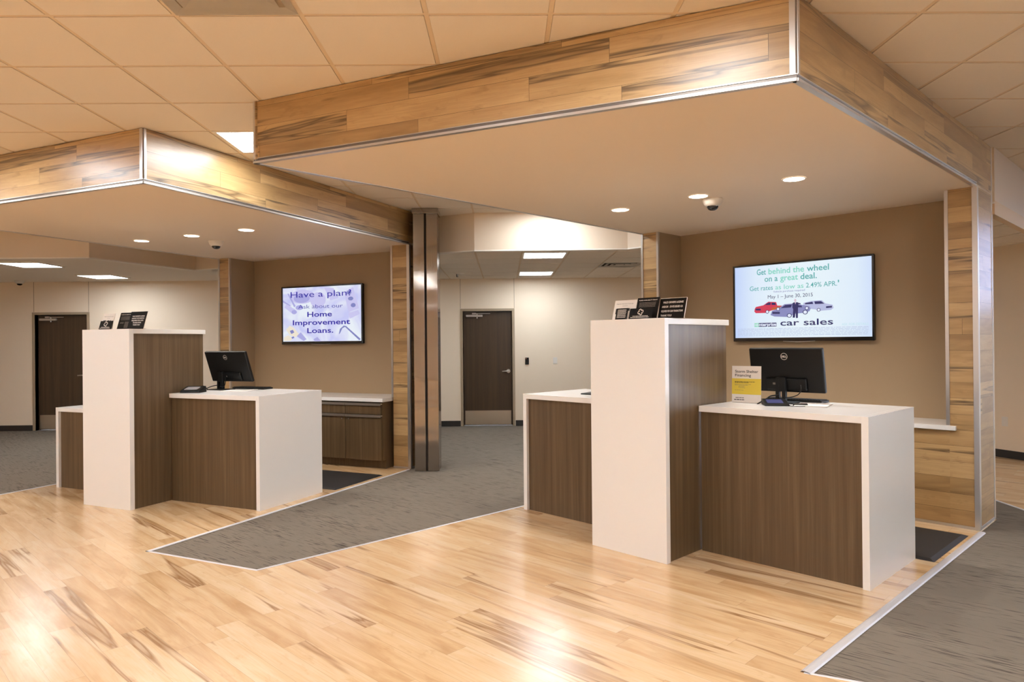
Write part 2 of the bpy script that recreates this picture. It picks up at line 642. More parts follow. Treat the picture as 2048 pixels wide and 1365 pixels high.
b.poly([(4.60, 6.42), (4.58, 5.95), (7.9, 5.2), (8.2, 6.2), (6.9, 7.2), (5.0, 12.55), (4.2, 12.55), (4.0, 8.2)], -0.003, 0.0)
struct('floor', b, MT['floor'])

_tn = [0]


def trim(mb, mt=None, **kw):
    _tn[0] += 1
    return struct('trim_%d' % _tn[0], mb, mt or MT['alu'], **kw)


def strip(p0, p1, w, h, side=1):
    """Low floor strip with bevelled edges."""
    p0, p1 = Vector(p0), Vector(p1)
    d = (p1 - p0).normalized(); n = Vector((-d.y, d.x)) * side
    mb = MB()
    prof = [(0, 0), (w * 0.18, h * 0.75), (w * 0.4, h), (w * 0.65, h), (w * 0.88, h * 0.7), (w, 0)]
    for (a, za), (c, zc) in zip(prof, prof[1:]):
        q = [p0 + n * a, p1 + n * a, p1 + n * c, p0 + n * c]
        mb.face([(q[0].x, q[0].y, za - 0.0005), (q[1].x, q[1].y, za - 0.0005), (q[2].x, q[2].y, zc - 0.0005), (q[3].x, q[3].y, zc - 0.0005)])
    trim(mb, MT['alu_floor'])


strip(FR.xy(1.285, -0.87), FR.xy(1.285, 2.37), 0.052, 0.009, -1)
strip(WR[0], p_right, 0.018, 0.004, -1)
strip(FR.xy(-1.885, -2.03), FR.xy(-1.885, 2.42), 0.022, 0.004, 1)
strip(m1, k0, 0.022, 0.004, 1)
strip(FL.xy(1.255, -0.83), FL.xy(1.275, 2.70), 0.034, 0.007, -1)
strip(FL.xy(-1.885, -0.84), FL.xy(-1.885, 2.7), 0.022, 0.004, 1)
strip((4.60, 6.42), (4.58, 5.95), 0.03, 0.005, -1)
strip((4.58, 5.95), (7.9, 5.2), 0.03, 0.005, -1)

# ------------------------------------------------------------------ walls
b = MB()
D1 = (-0.755, 0.145); D2 = (-8.49, -7.55); D3 = (-2.15, -1.19)
DZ = 2.095


def back_wall_with_doors(mb, xs, y, x0, x1, z1):
    x = x0
    for a, c in xs:
        mb.box(x, a, y, y + 0.2, 0, z1)
        mb.box(a, c, y, y + 0.2, DZ, z1)
        x = c
    mb.box(x, x1, y, y + 0.2, 0, z1)


back_wall_with_doors(b, [D2, D3, D1], YW, -11.2, 5.2, ZC + 0.05)
struct('wall_back', b, MT['wall'])
struct('wall_left', MB().box(-11.2, -11.0, -6.2, YW, 0, ZC + 0.05), MT['wall'])
# oblique wall in view on the right; glazing beyond the frame (right side, oblique bay, street front)
OW = Vector((6.302, 8.776)); dW = Vector((math.cos(math.radians(-69.5)), math.sin(math.radians(-69.5))))
pa = OW - dW * 4.08; pb = OW + dW * 0.95; pc = Vector((11.05, 7.9))
struct('wall_right', MB().wall(pa, pb, 0.15, 0, ZC), MT['wall'])
_wn = [0]


def glazed_wall(name, p0, p1, wins, z0=0.15, z1=2.62, glass='glass'):
    """Wall along p0-p1 (room on its right) with window openings at the given distances."""
    p0, p1 = Vector(p0), Vector(p1)
    d = (p1 - p0); L = d.length; d /= L
    n = Vector((-d.y, d.x))
    b = MB(); x = 0.0
    for a, c in wins:
        b.wall(p0 + d * x, p0 + d * a, 0.2, 0, ZC + 0.05)
        b.wall(p0 + d * a, p0 + d * c, 0.2, 0, z0)
        b.wall(p0 + d * a, p0 + d * c, 0.2, z1, ZC + 0.05)
        x = c
    b.wall(p0 + d * x, p1, 0.2, 0, ZC + 0.05)
    struct(name, b, MT['wall'])
    for a, c in wins:
        _wn[0] += 1
        q = lambda t, o: p0 + d * t + n * o
        w = struct('window_%d' % _wn[0], MB().wall(q(a, 0.09), q(c, 0.09), 0.01, z0, z1), MT[glass])
        f = MB()
        for t0, t1 in ((a, a + 0.05), (c - 0.05, c), ((a + c) / 2 - 0.025, (a + c) / 2 + 0.025)):
            f.wall(q(t0, 0.04), q(t1, 0.04), 0.09, z0, z1)
        f.wall(q(a, 0.04), q(c, 0.04), 0.09, z0, z0 + 0.05).wall(q(a, 0.04), q(c, 0.04), 0.09, z1 - 0.05, z1)
        f.build('window_frame', MT['alu_dark'], w)
        ld = bpy.data.lights.new('daylight_portal', 'AREA')
        ld.shape = 'RECTANGLE'; ld.size = c - a; ld.size_y = z1 - z0
        ld.cycles.is_portal = True
        lo = bpy.data.objects.new('daylight_portal', ld); COL.objects.link(lo)
        m_ = q((a + c) / 2, 0.02)
        lo.location = (m_.x, m_.y, (z0 + z1) / 2)
        lo.rotation_euler = (math.radians(90), 0, math.atan2(d.y, d.x))


glazed_wall('wall_right', pb, pc, [(0.12, 2.1), (2.25, 4.2)], 1.85, 3.05, 'tinted')
glazed_wall('wall_right', (11.0, 8.0), (11.0, -6.2), [(0.9, 2.9), (3.2, 5.3), (5.7, 7.8), (8.2, 10.3), (10.7, 12.8)])
glazed_wall('wall_front', (11.2, -6.0), (-11.2, -6.0), [(1.6, 4.2), (4.7, 7.3), (16.6, 19.2)])

# skirting
struct('baseboard_back', MB().box(-11, D2[0] - 0.05, YW - 0.006, YW, 0, 0.1), MT['base'])
struct('baseboard_back', MB().box(D2[1] + 0.05, D3[0] - 0.03, YW - 0.006, YW, 0, 0.1), MT['base'])
struct('baseboard_back', MB().box(D3[1] + 0.03, D1[0] - 0.05, YW - 0.006, YW, 0, 0.1), MT['base'])
struct('baseboard_back', MB().box(D1[1] + 0.05, 4.9, YW - 0.006, YW, 0, 0.1), MT['base'])
struct('baseboard_right', MB().wall(pa, pb, -0.006, 0, 0.1), MT['base'])

# wall panel joints
for x in (D1[0] - 0.04, D1[1] + 0.04, D2[0] - 0.015, D2[1] + 0.03):
    trim(MB().box(x - 0.004, x + 0.004, YW - 0.003, YW, DZ + 0.05, ZL), MT['frame'])

# ------------------------------------------------------------------ doors


def door(n, X, y, jamb, face, leafmat=None):
    x0, x1 = X
    rec = 0.07
    o = MB().box(x0 + 0.012, x1 - 0.012, y + rec, y + rec + 0.045, 0.008, DZ - 0.01).build('door_%d' % n, MT['door'])
    o['kind'] = 'structure'
    f = MB()
    f.box(x0 - face, x0, y - 0.012, y + 0.13, 0, DZ + face).box(x1, x1 + face, y - 0.012, y + 0.13, 0, DZ + face)
    f.box(x0, x1, y - 0.012, y + 0.13, DZ, DZ + face)
    f.box(x0, x0 + 0.015, y + rec + 0.05, y + 0.13, 0, DZ).box(x1 - 0.015, x1, y + rec + 0.05, y + 0.13, 0, DZ)
    f.build('door_frame', MT['frame'], o)
    MB().box(x0 + 0.03, x1 - 0.03, y + rec - 0.002, y + rec, 0.02, 0.275).build('kick_plate', MT['kick'], o)
    h = MB()
    hx = x1 - 0.075
    h.cyl((hx, y + rec - 0.012, 0.995), 0.032, 0.036, 0.012, 'y')
    h.cyl((hx, y + rec - 0.055, 0.995), 0.012, 0.012, 0.045, 'y', 16)
    h.tube([(hx, y + rec - 0.055, 0.995), (hx - 0.05, y + rec - 0.058, 0.995), (hx - 0.115, y + rec - 0.052, 0.992)], 0.011, 10)
    h.build('door_handle', MT['alu'], o, smooth=True)
    c = MB()
    c.box(x0 + 0.06, x0 + 0.36, y + rec - 0.055, y + rec, 1.99, 2.03)
    co = c.build('door_closer', MT['alu'], o, bevel=0.006)
    a = MB()
    a.cyl((x0 + 0.26, y + rec - 0.03, 1.965), 0.011, 0.011, 0.085, 'z', 12)
    a.box(x0 + 0.20, x0 + 0.50, y + rec - 0.05, y + rec - 0.035, 2.047, 2.056)
    a.box(x0 + 0.17, x0 + 0.24, y + rec - 0.055, y + rec - 0.02, 2.04, 2.065)
    a.build('closer_arm', MT['alu'], co)
    MB().box(x0, x1, y + 0.135, y + 0.15, 0, DZ + 0.02).build('back_panel', MT['dark'], o)
    return o


door(1, D1, YW, 0, 0.045)
door(2, D2, YW, 0, 0.045)
door(3, D3, YW, 0, 0.018)

t = thing('card_reader', 'small black card reader with an orange light on the cream wall beside the door', 'card reader', (0.41, YW - 0.001, 1.115))
MB().box(-0.033, 0.033, -0.022, 0, 0, 0.125).build('reader_body', MT['black'], t, bevel=0.004)
MB().cyl((-0.016, -0.0235, 0.108), 0.004, 0.004, 0.003, 'y', 12).build('status_light', MT['led'], t)
t = thing('light_switch', 'white light switch plate on the cream back wall near the tall counter', 'switch', (0.925, YW - 0.001, 1.12))
MB().box(-0.038, 0.038, -0.006, 0, 0, 0.12).build('cover_plate', MT['white'], t, bevel=0.002)
MB().box(-0.006, 0.006, -0.018, -0.006, 0.05, 0.07).build('toggle', MT['white'], t)
t = thing('wall_outlet', 'white power outlet low on the cream wall behind the wood-clad leg', 'outlet', (6.334, 8.69, 0.40), (0, 0, math.radians(-69.5)))
MB().box(-0.038, 0.038, -0.006, -0.001, 0, 0.12).build('cover_plate', MT['white'], t, bevel=0.002)
for z in (0.035, 0.085):
    MB().box(-0.014, 0.014, -0.0085, -0.006, z - 0.016, z + 0.016).build('socket', MT['white'], t, bevel=0.002)

# ------------------------------------------------------------------ ceilings
VENT_UP = (1, -1)                       # grid cells (column, row)
LIGHTS_UP = [(0, 3), (-4, 2), (4, 7), (4, -2), (8, -2), (-6, -3), (0, -3), (0, -6), (4, -6), (-4, -6), (8, -6), (-8, 3), (-8, -2), (12, -2), (12, -6), (-8, -6), (-12, 3), (0, -10), (4, -10), (-4, -10), (8, -10), (-8, -10), (15, 0), (17, 3)]


def cell(i, j):
    return GX + i * T, GX + (i + 1) * T, GY + j * T, GY + (j + 1) * T


b = MB()
b.box(-11.2, 11.2, -6.2, 8.1, ZC + 0.012, ZC + 0.3).box(-11.2, 7.0, 8.1, YW + 0.2, ZC + 0.012, ZC + 0.3)
b.cur = 1
GB = 0.012
for i in range(-15, 22):
    for j in range(-16, 16):
        x0, x1, y0, y1 = cell(i, j)
        if x0 < -11 or x1 > 11 or y0 < -6 or y1 > YW or (x1 > 7.0 and y1 > 7.9): continue
        if (i, j) in LIGHTS_UP or (i, j) == VENT_UP: continue
        b.box(x0 + GB + 0.0015, x1 - GB - 0.0015, y0 + GB + 0.0015, y1 - GB - 0.0015, ZC - 0.005, ZC + 0.012)
b.cur = 0
for i in range(-15, 22):
    x = GX + i * T
    if -11 < x < 11: b.box(x - GB, x + GB, -6, YW if x < 7 else 7.9, ZC - 0.001, ZC + 0.012)
for j in range(-16, 16):
    yy = GY + j * T
    if -6 < yy < YW: b.box(-11, 11 if yy < 7.9 else 7.0, yy - GB, yy + GB, ZC - 0.0012, ZC + 0.012)
struct('ceiling', b, [MT['bar'], MT['tile']])

# lower ceiling ring, its lights and the bulkheads between the two levels
BK = [(-11.0, 8.95), (-5.33, 8.95), FL.xy(-2.80, 3.22), (-0.36, 8.56), (1.53, 8.50), FR.xy(1.30, 2.96), FR.xy(1.30, 5.1), (6.68, 7.80)]
b = MB()
b.poly([(-11.0, 8.98), (-5.36, 8.98), FL.xy(-2.83, 3.25), (-3.0, YW), (-11, YW)], ZL, ZL + 0.05)
b.poly([FL.xy(-2.83, 3.25), (-3.0, 9.79), (-3.0, YW), (-4.0, YW)], ZL, ZL + 0.05)
struct('ceiling', b, MT['tile'])


def clip(poly, planes):
    """Keep the part of a polygon where n.p >= d for every (nx, ny, d)."""
    for nx, ny, d in planes:
        out = []
        for i in range(len(poly)):
            p, q = poly[i], poly[(i + 1) % len(poly)]
            sp, sq = nx * p[0] + ny * p[1] - d, nx * q[0] + ny * q[1] - d
            if sp >= 0: out.append(p)
            if sp * sq < 0:
                t = sp / (sp - sq)
                out.append((p[0] + (q[0] - p[0]) * t, p[1] + (q[1] - p[1]) * t))
        poly = out
        if len(poly) < 3: return []
    return poly


def beyond(a, c):
    """Half-plane to the left of a->c."""
    nx, ny = -(c[1] - a[1]), c[0] - a[0]
    L = math.hypot(nx, ny); nx /= L; ny /= L
    return (nx, ny, nx * a[0] + ny * a[1] + 0.03)


def flip(pl):
    return (-pl[0], -pl[1], -pl[2])


XL, XR = (1, 0, -3.0), (-1, 0, -11.0)
YB = (0, -1, -YW)
RG = [[XL, (-1, 0, 0.36), YB, beyond(BK[2], BK[3])],
      [(1, 0, -0.36), (-1, 0, -1.53), YB, beyond(BK[3], BK[4])],
      [(1, 0, 1.53), YB, beyond(BK[4], BK[5]), beyond(BK[5], BK[6])],
      [XR, YB, flip(beyond(BK[5], BK[6])), beyond(BK[6], BK[7]), flip(beyond(pa, pb))]]
BIG = [(-12, -7), (12, -7), (12, 14), (-12, 14)]
LGY = 9.0
LOWL = [(4, 0), (4, 4)]
LOWV = (6, 2)
b = MB()


def slab(rect, z0, z1):
    for rg in RG:
        q = clip(rect, rg)
        if q: b.poly(q, z0, z1)


slab(BIG, ZL + 0.012, ZL + 0.06)
for i in range(-2, 22):
    x = GX + i * T
    slab([(x - GB, -7), (x + GB, -7), (x + GB, 14), (x - GB, 14)], ZL - 0.0005, ZL + 0.012)
for j in range(-6, 7):
    yy = LGY + j * T
    slab([(-12, yy - 0.007), (12, yy - 0.007), (12, yy + 0.007), (-12, yy + 0.007)], ZL - 0.0008, ZL + 0.012)
b.cur = 1
for i in range(-2, 22):
    for j in range(-6, 7):
        if (i, j) in LOWL or (i, j) == LOWV: continue
        x0, x1 = GX + i * T + GB + 0.002, GX + (i + 1) * T - GB - 0.002
        y0, y1 = LGY + j * T + 0.008, LGY + (j + 1) * T - 0.008
        slab([(x0, y0), (x1, y0), (x1, y1), (x0, y1)], ZL - 0.005, ZL + 0.012)
b.cur = 0
struct('ceiling', b, [MT['bar'], MT['tile']])
n = 0
for a, c in zip(BK, BK[1:]):
    n += 1
    low = 2.67 if n not in (6,) else 2.68
    struct('wall_bulkhead', MB().wall(a, c, 0.06, low, ZC + 0.01), MT['bulk'])
    if n == 6:
        struct('wall_bulkhead', MB().wall(a, c, 0.06, 2.562, 2.68), MT['tan'])
    else:
        dv = (Vector(c) - Vector(a)).normalized(); nv = Vector((dv.y, -dv.x)) * 0.008
        trim(MB().wall(Vector(a) + nv, Vector(c) + nv, 0.09, 2.652, 2.668), MT['white'])


def troffer(name_label, i=None, j=None, z=ZC, xy=None, group='recessed square ceiling lights'):
    if xy is None:
        x0, x1, y0, y1 = cell(i, j)
        xy = ((x0 + x1) / 2, (y0 + y1) / 2)
    t = thing('ceiling_light', name_label, 'ceiling light', (xy[0], xy[1], z), group=group)
    h = T / 2 - 0.008
    f = MB()
    g = 0.028
    f.box(-h, h, -h, -h + g, -0.006, 0.02).box(-h, h, h - g, h, -0.006, 0.02).box(-h, -h + g, -h + g, h - g, -0.006, 0.02).box(h - g, h, -h + g, h - g, -0.006, 0.02)
    f.build('light_frame', MT['white'], t)
    MB().box(-h + g, h - g, -h + g, h - g, -0.001, 0.012).build('diffuser', MT['panel'] if z > 3 else MT['panel_low'], t)
    return t


LAB = {(0, 3): 'bright square light in the raised ceiling where the two canopies meet', (4, 7): 'square light in the raised ceiling hidden above the larger canopy'}
for (i, j) in LIGHTS_UP:
    x0, x1, y0, y1 = cell(i, j)
    if x1 > 11 or x0 < -11 or y0 < -6 or (x1 > 7 and y1 > 7.3): continue
    troffer(LAB.get((i, j), 'square ceiling light in the raised ceiling over the lobby, outside the picture'), i, j,
            group=None if (i, j) in LAB else 'lobby ceiling lights outside the picture')
for (i, j), lb in zip(LOWL, ('bright square light in the lower ceiling, nearer of the pair before the middle door', 'bright square light in the lower ceiling right above the middle door')):
    troffer(lb, z=ZL, xy=(GX + (i + .5) * T, LGY + (j + .5) * T), group='lights in the lower ceiling by the door')
troffer('large glowing ceiling panel at the left frame edge, above the left door', z=ZL - 0.012, xy=(-6.69, 9.86), group='lights in the lower ceiling at the left')
troffer('glowing ceiling panel over the left door, the smaller-looking and further back', z=ZL - 0.012, xy=(-6.69, 11.62), group='lights in the lower ceiling at the left')
troffer('square light in the lower ceiling behind the far kiosk', z=ZL - 0.012, xy=(-2.3, 11.0))
troffer('square light in the lower ceiling behind the near kiosk', z=ZL - 0.012, xy=(3.9, 10.3))


def vent(label, x, y, z, behind='dark'):
    t = thing('air_vent', label, 'air vent', (x, y, z))
    h = T / 2 - 0.008
    MB().box(-h, h, -h, h, 0.008, 0.012).build('back_plate', MT[behind], t)  # plate colour imitates the shade between the louvres
    b = MB()
    # square cone diffuser
    for k, (r0, r1) in enumerate(((h, h - 0.05), (h - 0.07, h - 0.13), (h - 0.15, h - 0.21))):
        z0, z1 = -0.008, 0.006
        for s in range(4):
            q = []
            for r, zz in ((r0, z0), (r1, z1)):
                cs = [(-r, -r), (r, -r), (r, r), (-r, r)]
                q.append([(cs[s][0], cs[s][1], zz), (cs[(s + 1) % 4][0], cs[(s + 1) % 4][1], zz)])
            b.face([q[0][0], q[0][1], q[1][1], q[1][0]])
            b.face([q[1][0], q[1][1], q[0][1], q[0][0]])
    b.build('louvre', MT['white'], t)
    MB().box(-0.06, 0.06, -0.06, 0.06, -0.006, 0.0).build('centre_plate', MT['white'], t)


x0, x1, y0, y1 = cell(*VENT_UP)
vent('square air vent in the raised ceiling at the top edge of the photo', (x0 + x1) / 2, (y0 + y1) / 2, ZC, 'frame')
vent('dark-slotted air vent in the lower ceiling near the wood-clad leg', GX + (LOWV[0] + .5) * T, LGY + (LOWV[1] + .5) * T, ZL)

t = thing('smoke_detector', 'small white smoke detector with a sensor tip on the lower ceiling beside the steel column', 'detector', (-0.74, 11.5, ZL - 0.001))
MB().rev((0, 0, 0), [(0.0, -0.03), (0.06, -0.03), (0.075, -0.02), (0.08, -0.006), (0.08, -0.005)]).build('detector_body', MT['white'], t, smooth=True)
MB().rev((-0.03, -0.03, -0.03), [(0, -0.05), (0.018, -0.045), (0.02, 0)], 16).build('sensor_tip', MT['alu_dark'], t, smooth=True)


def dome_camera(label, loc, s=1.0):
    t = thing('dome_camera', label, 'security camera', loc)
    MB().rev((0, 0, 0), [(0.082 * s, 0), (0.082 * s, -0.012 * s), (0.072 * s, -0.04 * s), (0.056 * s, -0.058 * s), (0.050 * s, -0.060 * s), (0.0, -0.060 * s)]).build('housing', MT['white'], t, smooth=True)
    MB().rev((0, 0, -0.058 * s), [(0.048 * s, 0), (0.046 * s, -0.012 * s), (0.036 * s, -0.026 * s), (0.02 * s, -0.034 * s), (0, -0.037 * s)]).build('lens_dome', MT['dome'], t, smooth=True)
    return t


dome_camera('white dome camera with a dark lens under the larger canopy', FR.loc(-0.375, 1.30, ZB - 0.001))
dome_camera('white dome camera with a dark lens under the further canopy', FL.loc(-0.52, 1.50, ZB - 0.001))
dome_camera('tiny dome camera on the lower ceiling above the left door', (-8.55, 12.30, ZL - 0.001), 0.9)

DLW = (('downlight nearest the middle of the room in the larger canopy', 'middle downlight of three in the larger canopy, beside the dome camera', 'downlight of the larger canopy above the monitor, nearest the right side'),
       ('leftmost of the three downlights under the further canopy', 'middle one of the three downlights under the further canopy', 'downlight under the further canopy closest to the dome camera'))
first = None
for fr, pos, labs, grp in ((FR, ((-1.18, 1.08), (-0.385, 1.09), (0.42, 1.085)), DLW[0], 'downlights in the larger canopy'),
                           (FL, ((-1.25, 1.11), (-0.45, 1.10), (0.36, 1.08)), DLW[1], 'downlights in the further canopy')):
    for (u, v), lb in zip(pos, labs):
        if first is None:
            first = dl = thing('downlight', lb, 'downlight', fr.loc(u, v, ZB - 0.0005), group=grp)
            MB().rev((0, 0, 0), [(0.085, 0), (0.085, -0.003), (0.078, -0.005), (0.074, -0.003)]).build('trim_ring', MT['white'], first)
            MB().rev((0, 0, 0), [(0.0755, -0.002), (0.0, -0.0021)]).build('lens', MT['down'], first)
            ld = bpy.data.lights.new('downlight_beam', 'SPOT')
            ld.energy = DOWN_W; ld.color = DOWN_C; ld.spot_size = math.radians(150); ld.spot_blend = 1.0; ld.shadow_soft_size = 0.06
            lo = bpy.data.objects.new('downlight_beam', ld); COL.objects.link(lo)
            lo.parent = first; lo.location = (0, 0, -0.07)
        else:
            dl = copy_tree(first, fr.loc(u, v, ZB - 0.0005), None, lb, grp)

# ------------------------------------------------------------------ steel column
t = thing('steel_column', 'brushed stainless steel column with a dark centre reveal between the two kiosks', 'column', (-0.93, 8.36, 0))
cx0, cx1, cy0, cy1 = -0.145, 0.145, -0.145, 0.145
g = 0.012
b = MB()
for sx in (-1, 1):
    for sy in (-1, 1):
        xa, xb = sorted((sx * 0.145, sx * g)); ya, yb = sorted((sy * 0.145, sy * g))
        b.box(xa, xb, ya, yb, 0.0, ZC - 0.07)
b.build('cladding', MT['steel'], t, bevel=0.004)
MB().box(-0.125, 0.125, -0.125, 0.125, 0.0, ZC - 0.06).build('core', MT['dark'], t)
MB().box(-0.155, 0.155, -0.155, 0.155, ZC - 0.07, ZC - 0.009).build('collar', MT['steel'], t, bevel=0.003)

# ------------------------------------------------------------------ canopies (portals over the counters)


def portal(fr, name, label, front_l, uL, uR, vF, vleg, vback, legR, legL, vf0=None, ledge=True):
    """front_l: (u, v) of the left front corner; vF: v of the right front corner."""
    t = thing(name, label, 'canopy', (fr.o.x, fr.o.y, 0), (0, 0, fr.a))
    F1 = (uR, vF); F0 = front_l; BR = (uR, vback); BL = (uL, vback)
    wood, alu = MT['wood'], MT['alu']
    MB().poly([F0, F1, BR, BL], ZB, ZB + 0.02).build('soffit', MT['soffit'], t)
    MB().wall(F0, F1, 0.03, ZB + 0.021, ZC - 0.009).build('fascia', wood, t)
    MB().wall(F1, BR, 0.03, ZB + 0.021, ZC - 0.009, u0=3.7).build('fascia', wood, t)
    MB().wall(BL, F0, 0.03, ZB + 0.021, ZC - 0.009, u0=9.1).build('fascia', wood, t)
    # bottom edge profile: lip, groove in darker metal imitating its shade, lip
    def edge(p0, p1, nm='edge_trim'):
        p0, p1 = Vector(p0), Vector(p1)
        d = (p1 - p0).normalized(); nn = Vector((d.y, -d.x))
        o = MB()
        o.wall(p0 + nn * 0.006, p1 + nn * 0.006, 0.03, ZB + 0.026, ZB + 0.031)
        o.wall(p0 + nn * 0.009, p1 + nn * 0.009, 0.03, ZB - 0.004, ZB + 0.010)
        o.cur = 1
        o.wall(p0 + nn * 0.001, p1 + nn * 0.001, 0.03, ZB + 0.010, ZB + 0.026)
        o.build(nm, [alu, MT['alu_dark']], t)
    edge(F0, F1)
    edge(F1, (uR, vleg))
    edge((uL + (F0[0] - uL) * 0.0, vleg), F0)
    # corner posts of the fascia
    d0 = (Vector(F1) - Vector(F0)).normalized()
    o = MB()
    a = Vector(F1)
    o.wall(a - d0 * 0.030, a - d0 * 0.004, -0.007, ZB + 0.031, ZC - 0.009)
    o.wall(a + Vector((0, 0.004)), a + Vector((0, 0.022)), -0.007, ZB + 0.031, ZC - 0.009)
    o.cur = 1
    o.wall(a - d0 * 0.006, a + Vector((0.001, 0.004)), -0.002, ZB + 0.031, ZC - 0.009)  # darker metal stands for the shade in the corner gap
    o.build('corner_trim', [alu, MT['alu_dark']], t)
    o = MB()
    a = Vector(F0)
    o.wall(a, a + d0 * 0.014, -0.006, ZB + 0.031, ZC - 0.009)
    o.wall(a + Vector((-0.006, 0.0)), a + Vector((-0.006, 0.014)), -0.006, ZB + 0.031, ZC - 0.009, side=1)
    o.build('corner_trim', alu, t)
    # right leg
    o = MB()
    o.wall((legR, vleg), (uR, vleg), 0.02, 0.0, ZB, u0=0.35)
    o.wall((uR, vleg + 0.001), (uR, vback), 0.02, 0.0, ZB + 0.02, u0=3.7 + (vleg - vF))
    o.box(legR, uR - 0.02, vleg + 0.02, vback, 0.0, ZB)
    o.build('leg', wood, t)
    # left leg
    o = MB()
    o.wall((uL, vleg), (legL, vleg), 0.02, 0.0, ZB, u0=6.2)
    o.box(uL, legL, vleg + 0.02, vback, 0.0, ZB)
    o.build('leg', wood, t)
    # back wall and taupe lining of the niche
    th = 0.04
    zl = 0.775 if ledge else 0.0
    MB().box(legL, legR, vback - th, vback, 0.0, ZB).build('niche_back', MT['taupe'], t)
    MB().box(legL, legL + 0.012, vleg + 0.02, vback - th, zl, ZB).build('niche_side', MT['taupe'], t)
    MB().box(legR - 0.012, legR, vleg + 0.02, vback - th, zl, ZB).build('niche_side', MT['taupe'], t)
    MB().box(uL, uR, vback, vback + 0.05, 0.0, ZC - 0.01).build('rear_wall', MT['bulk'], t)
    # aluminium trims on the legs
    z0 = 0.815 if ledge else 0.86
    MB().box(legR - 0.022, legR + 0.004, vleg - 0.006, vleg + 0.02, z0, ZB - 0.002).build('leg_trim', alu, t)
    MB().box(legL - 0.004, legL + 0.022, vleg - 0.006, vleg + 0.02, z0, ZB - 0.002).build('leg_trim', alu, t)
    MB().box(uR - 0.030, uR + 0.006, vleg - 0.008, vleg, 0.0, ZB - 0.005).box(uR, uR + 0.008, vleg, vleg + 0.03, 0.0, ZB - 0.005).build('leg_trim', alu, t)
    MB().box(uL - 0.006, uL + 0.02, vleg - 0.008, vleg, 0.0, ZB - 0.005).build('leg_trim', alu, t)
    MB().box(uR, uR + 0.004, vback - 0.014, vback, 0.0, ZC - 0.01).build('leg_trim', alu, t)
    MB().box(legR if not ledge else legL, uR - 0.03, vleg - 0.006, vleg, 0.0, 0.022).build('foot_trim', alu, t)
    MB().box(uR, uR + 0.006, vleg + 0.03, vback, 0.0, 0.022).build('foot_trim', alu, t)
    if ledge:
        MB().wall((legL, vleg), (legR, vleg), 0.02, 0.0, 0.774, u0=-2.2).build('apron', wood, t)
        MB().box(legL + 0.0, legR + 0.05, vleg - 0.035, vleg, 0.778, 0.815).box(legL + 0.012, legR - 0.012, vleg, vback - th, 0.778, 0.815).build('ledge', MT['quartz'], t, bevel=0.003)
    return t


portal(FR, 'kiosk_canopy', 'maple-clad canopy with a slanted front over the nearer counters and larger screen', (-1.80, -2.06), -1.90, 1.285, -0.84, 2.42, 2.92, 1.085, -1.70)
portal(FL, 'kiosk_canopy', 'maple-clad canopy over the further counters, reaching the left edge of the photo', (-1.88, -0.86), -1.82, 1.285, -0.845, 2.75, 3.25, 1.045, -1.63, ledge=False)

# ------------------------------------------------------------------ counters
Q, BRN = MT['quartz'], MT['brown']


def tall_counter(fr, label):
    t = thing('tall_counter', label, 'counter', fr.loc(-0.325, 0.43), fr.rot())
    o = (-0.325, 0.43, 0)
    zt = 1.678
    # waterfall front of quartz and the top slab
    MB(o).box(-0.652, 0.0, 0.0, 0.046, 0.0, zt).build('front_panel', Q, t, bevel=0.001)
    MB(o).box(-0.652, 0.0, 0.0465, 0.87, zt - 0.044, zt).build('counter_top', Q, t, bevel=0.003)
    MB(o).box(-0.636, -0.016, 0.047, 0.85, 0.0, zt - 0.045).build('body', BRN, t, label='brown wood-grain side')
    return t


def desk(fr, label, name='teller_desk', u0=0.0, u1=1.15, zt=1.05, end='r', v1=1.29):
    uc = (u0 + u1) / 2
    t = thing(name, label, 'desk', fr.loc(uc, 0.86), fr.rot())
    o = (uc, 0.86, 0)
    th = 0.042
    MB(o).box(u0 if end == 'r' else u0 + th + 0.0003, u1 - th - 0.0003 if end == 'r' else u1, 0.424, v1, zt - th, zt).build('counter_top', Q, t, bevel=0.001)
    if end == 'r':
        MB(o).box(u1 - th, u1, 0.424, v1, 0.0, zt).build('end_panel', Q, t, bevel=0.001)
        MB(o).box(u0 + 0.001, u1 - th - 0.0005, 0.452, 0.475, 0.0, zt - th - 0.0005).build('modesty_panel', BRN, t)
        MB(o).box(u1 - 0.4, u1 - th - 0.001, 0.476, v1 - 0.03, 0.0, zt - th - 0.001).build('drawer_unit', BRN, t)
    else:
        MB(o).box(u0, u0 + th, 0.424, v1, 0.0, zt).build('end_panel', Q, t, bevel=0.001)
        MB(o).box(u0 + th + 0.0005, u1 - 0.001, 0.452, 0.475, 0.0, zt - th - 0.0005).build('modesty_panel', BRN, t)
        MB(o).box(u0 + th + 0.001, u0 + 0.4, 0.476, v1 - 0.03, 0.0, zt - th - 0.001).build('drawer_unit', BRN, t)
    return t


tall_counter(FR, 'tall white-fronted counter with black signs on top, nearest the camera')
tall_counter(FL, 'tall white-fronted counter in front of the further kiosk')
desk(FR, 'white-topped brown desk carrying the monitor and the yellow Storm Shelter card')
desk(FL, 'white-topped brown desk with monitor, right of the further tall counter')
desk(FR, 'white and brown side desk left of the nearest tall counter, a tablet on it', 'side_desk', -1.80, -0.653, 1.05, 'l')
desk(FL, 'low white and brown side desk partly behind the further tall counter', 'side_desk', -1.72, -0.653, 0.862, 'l')

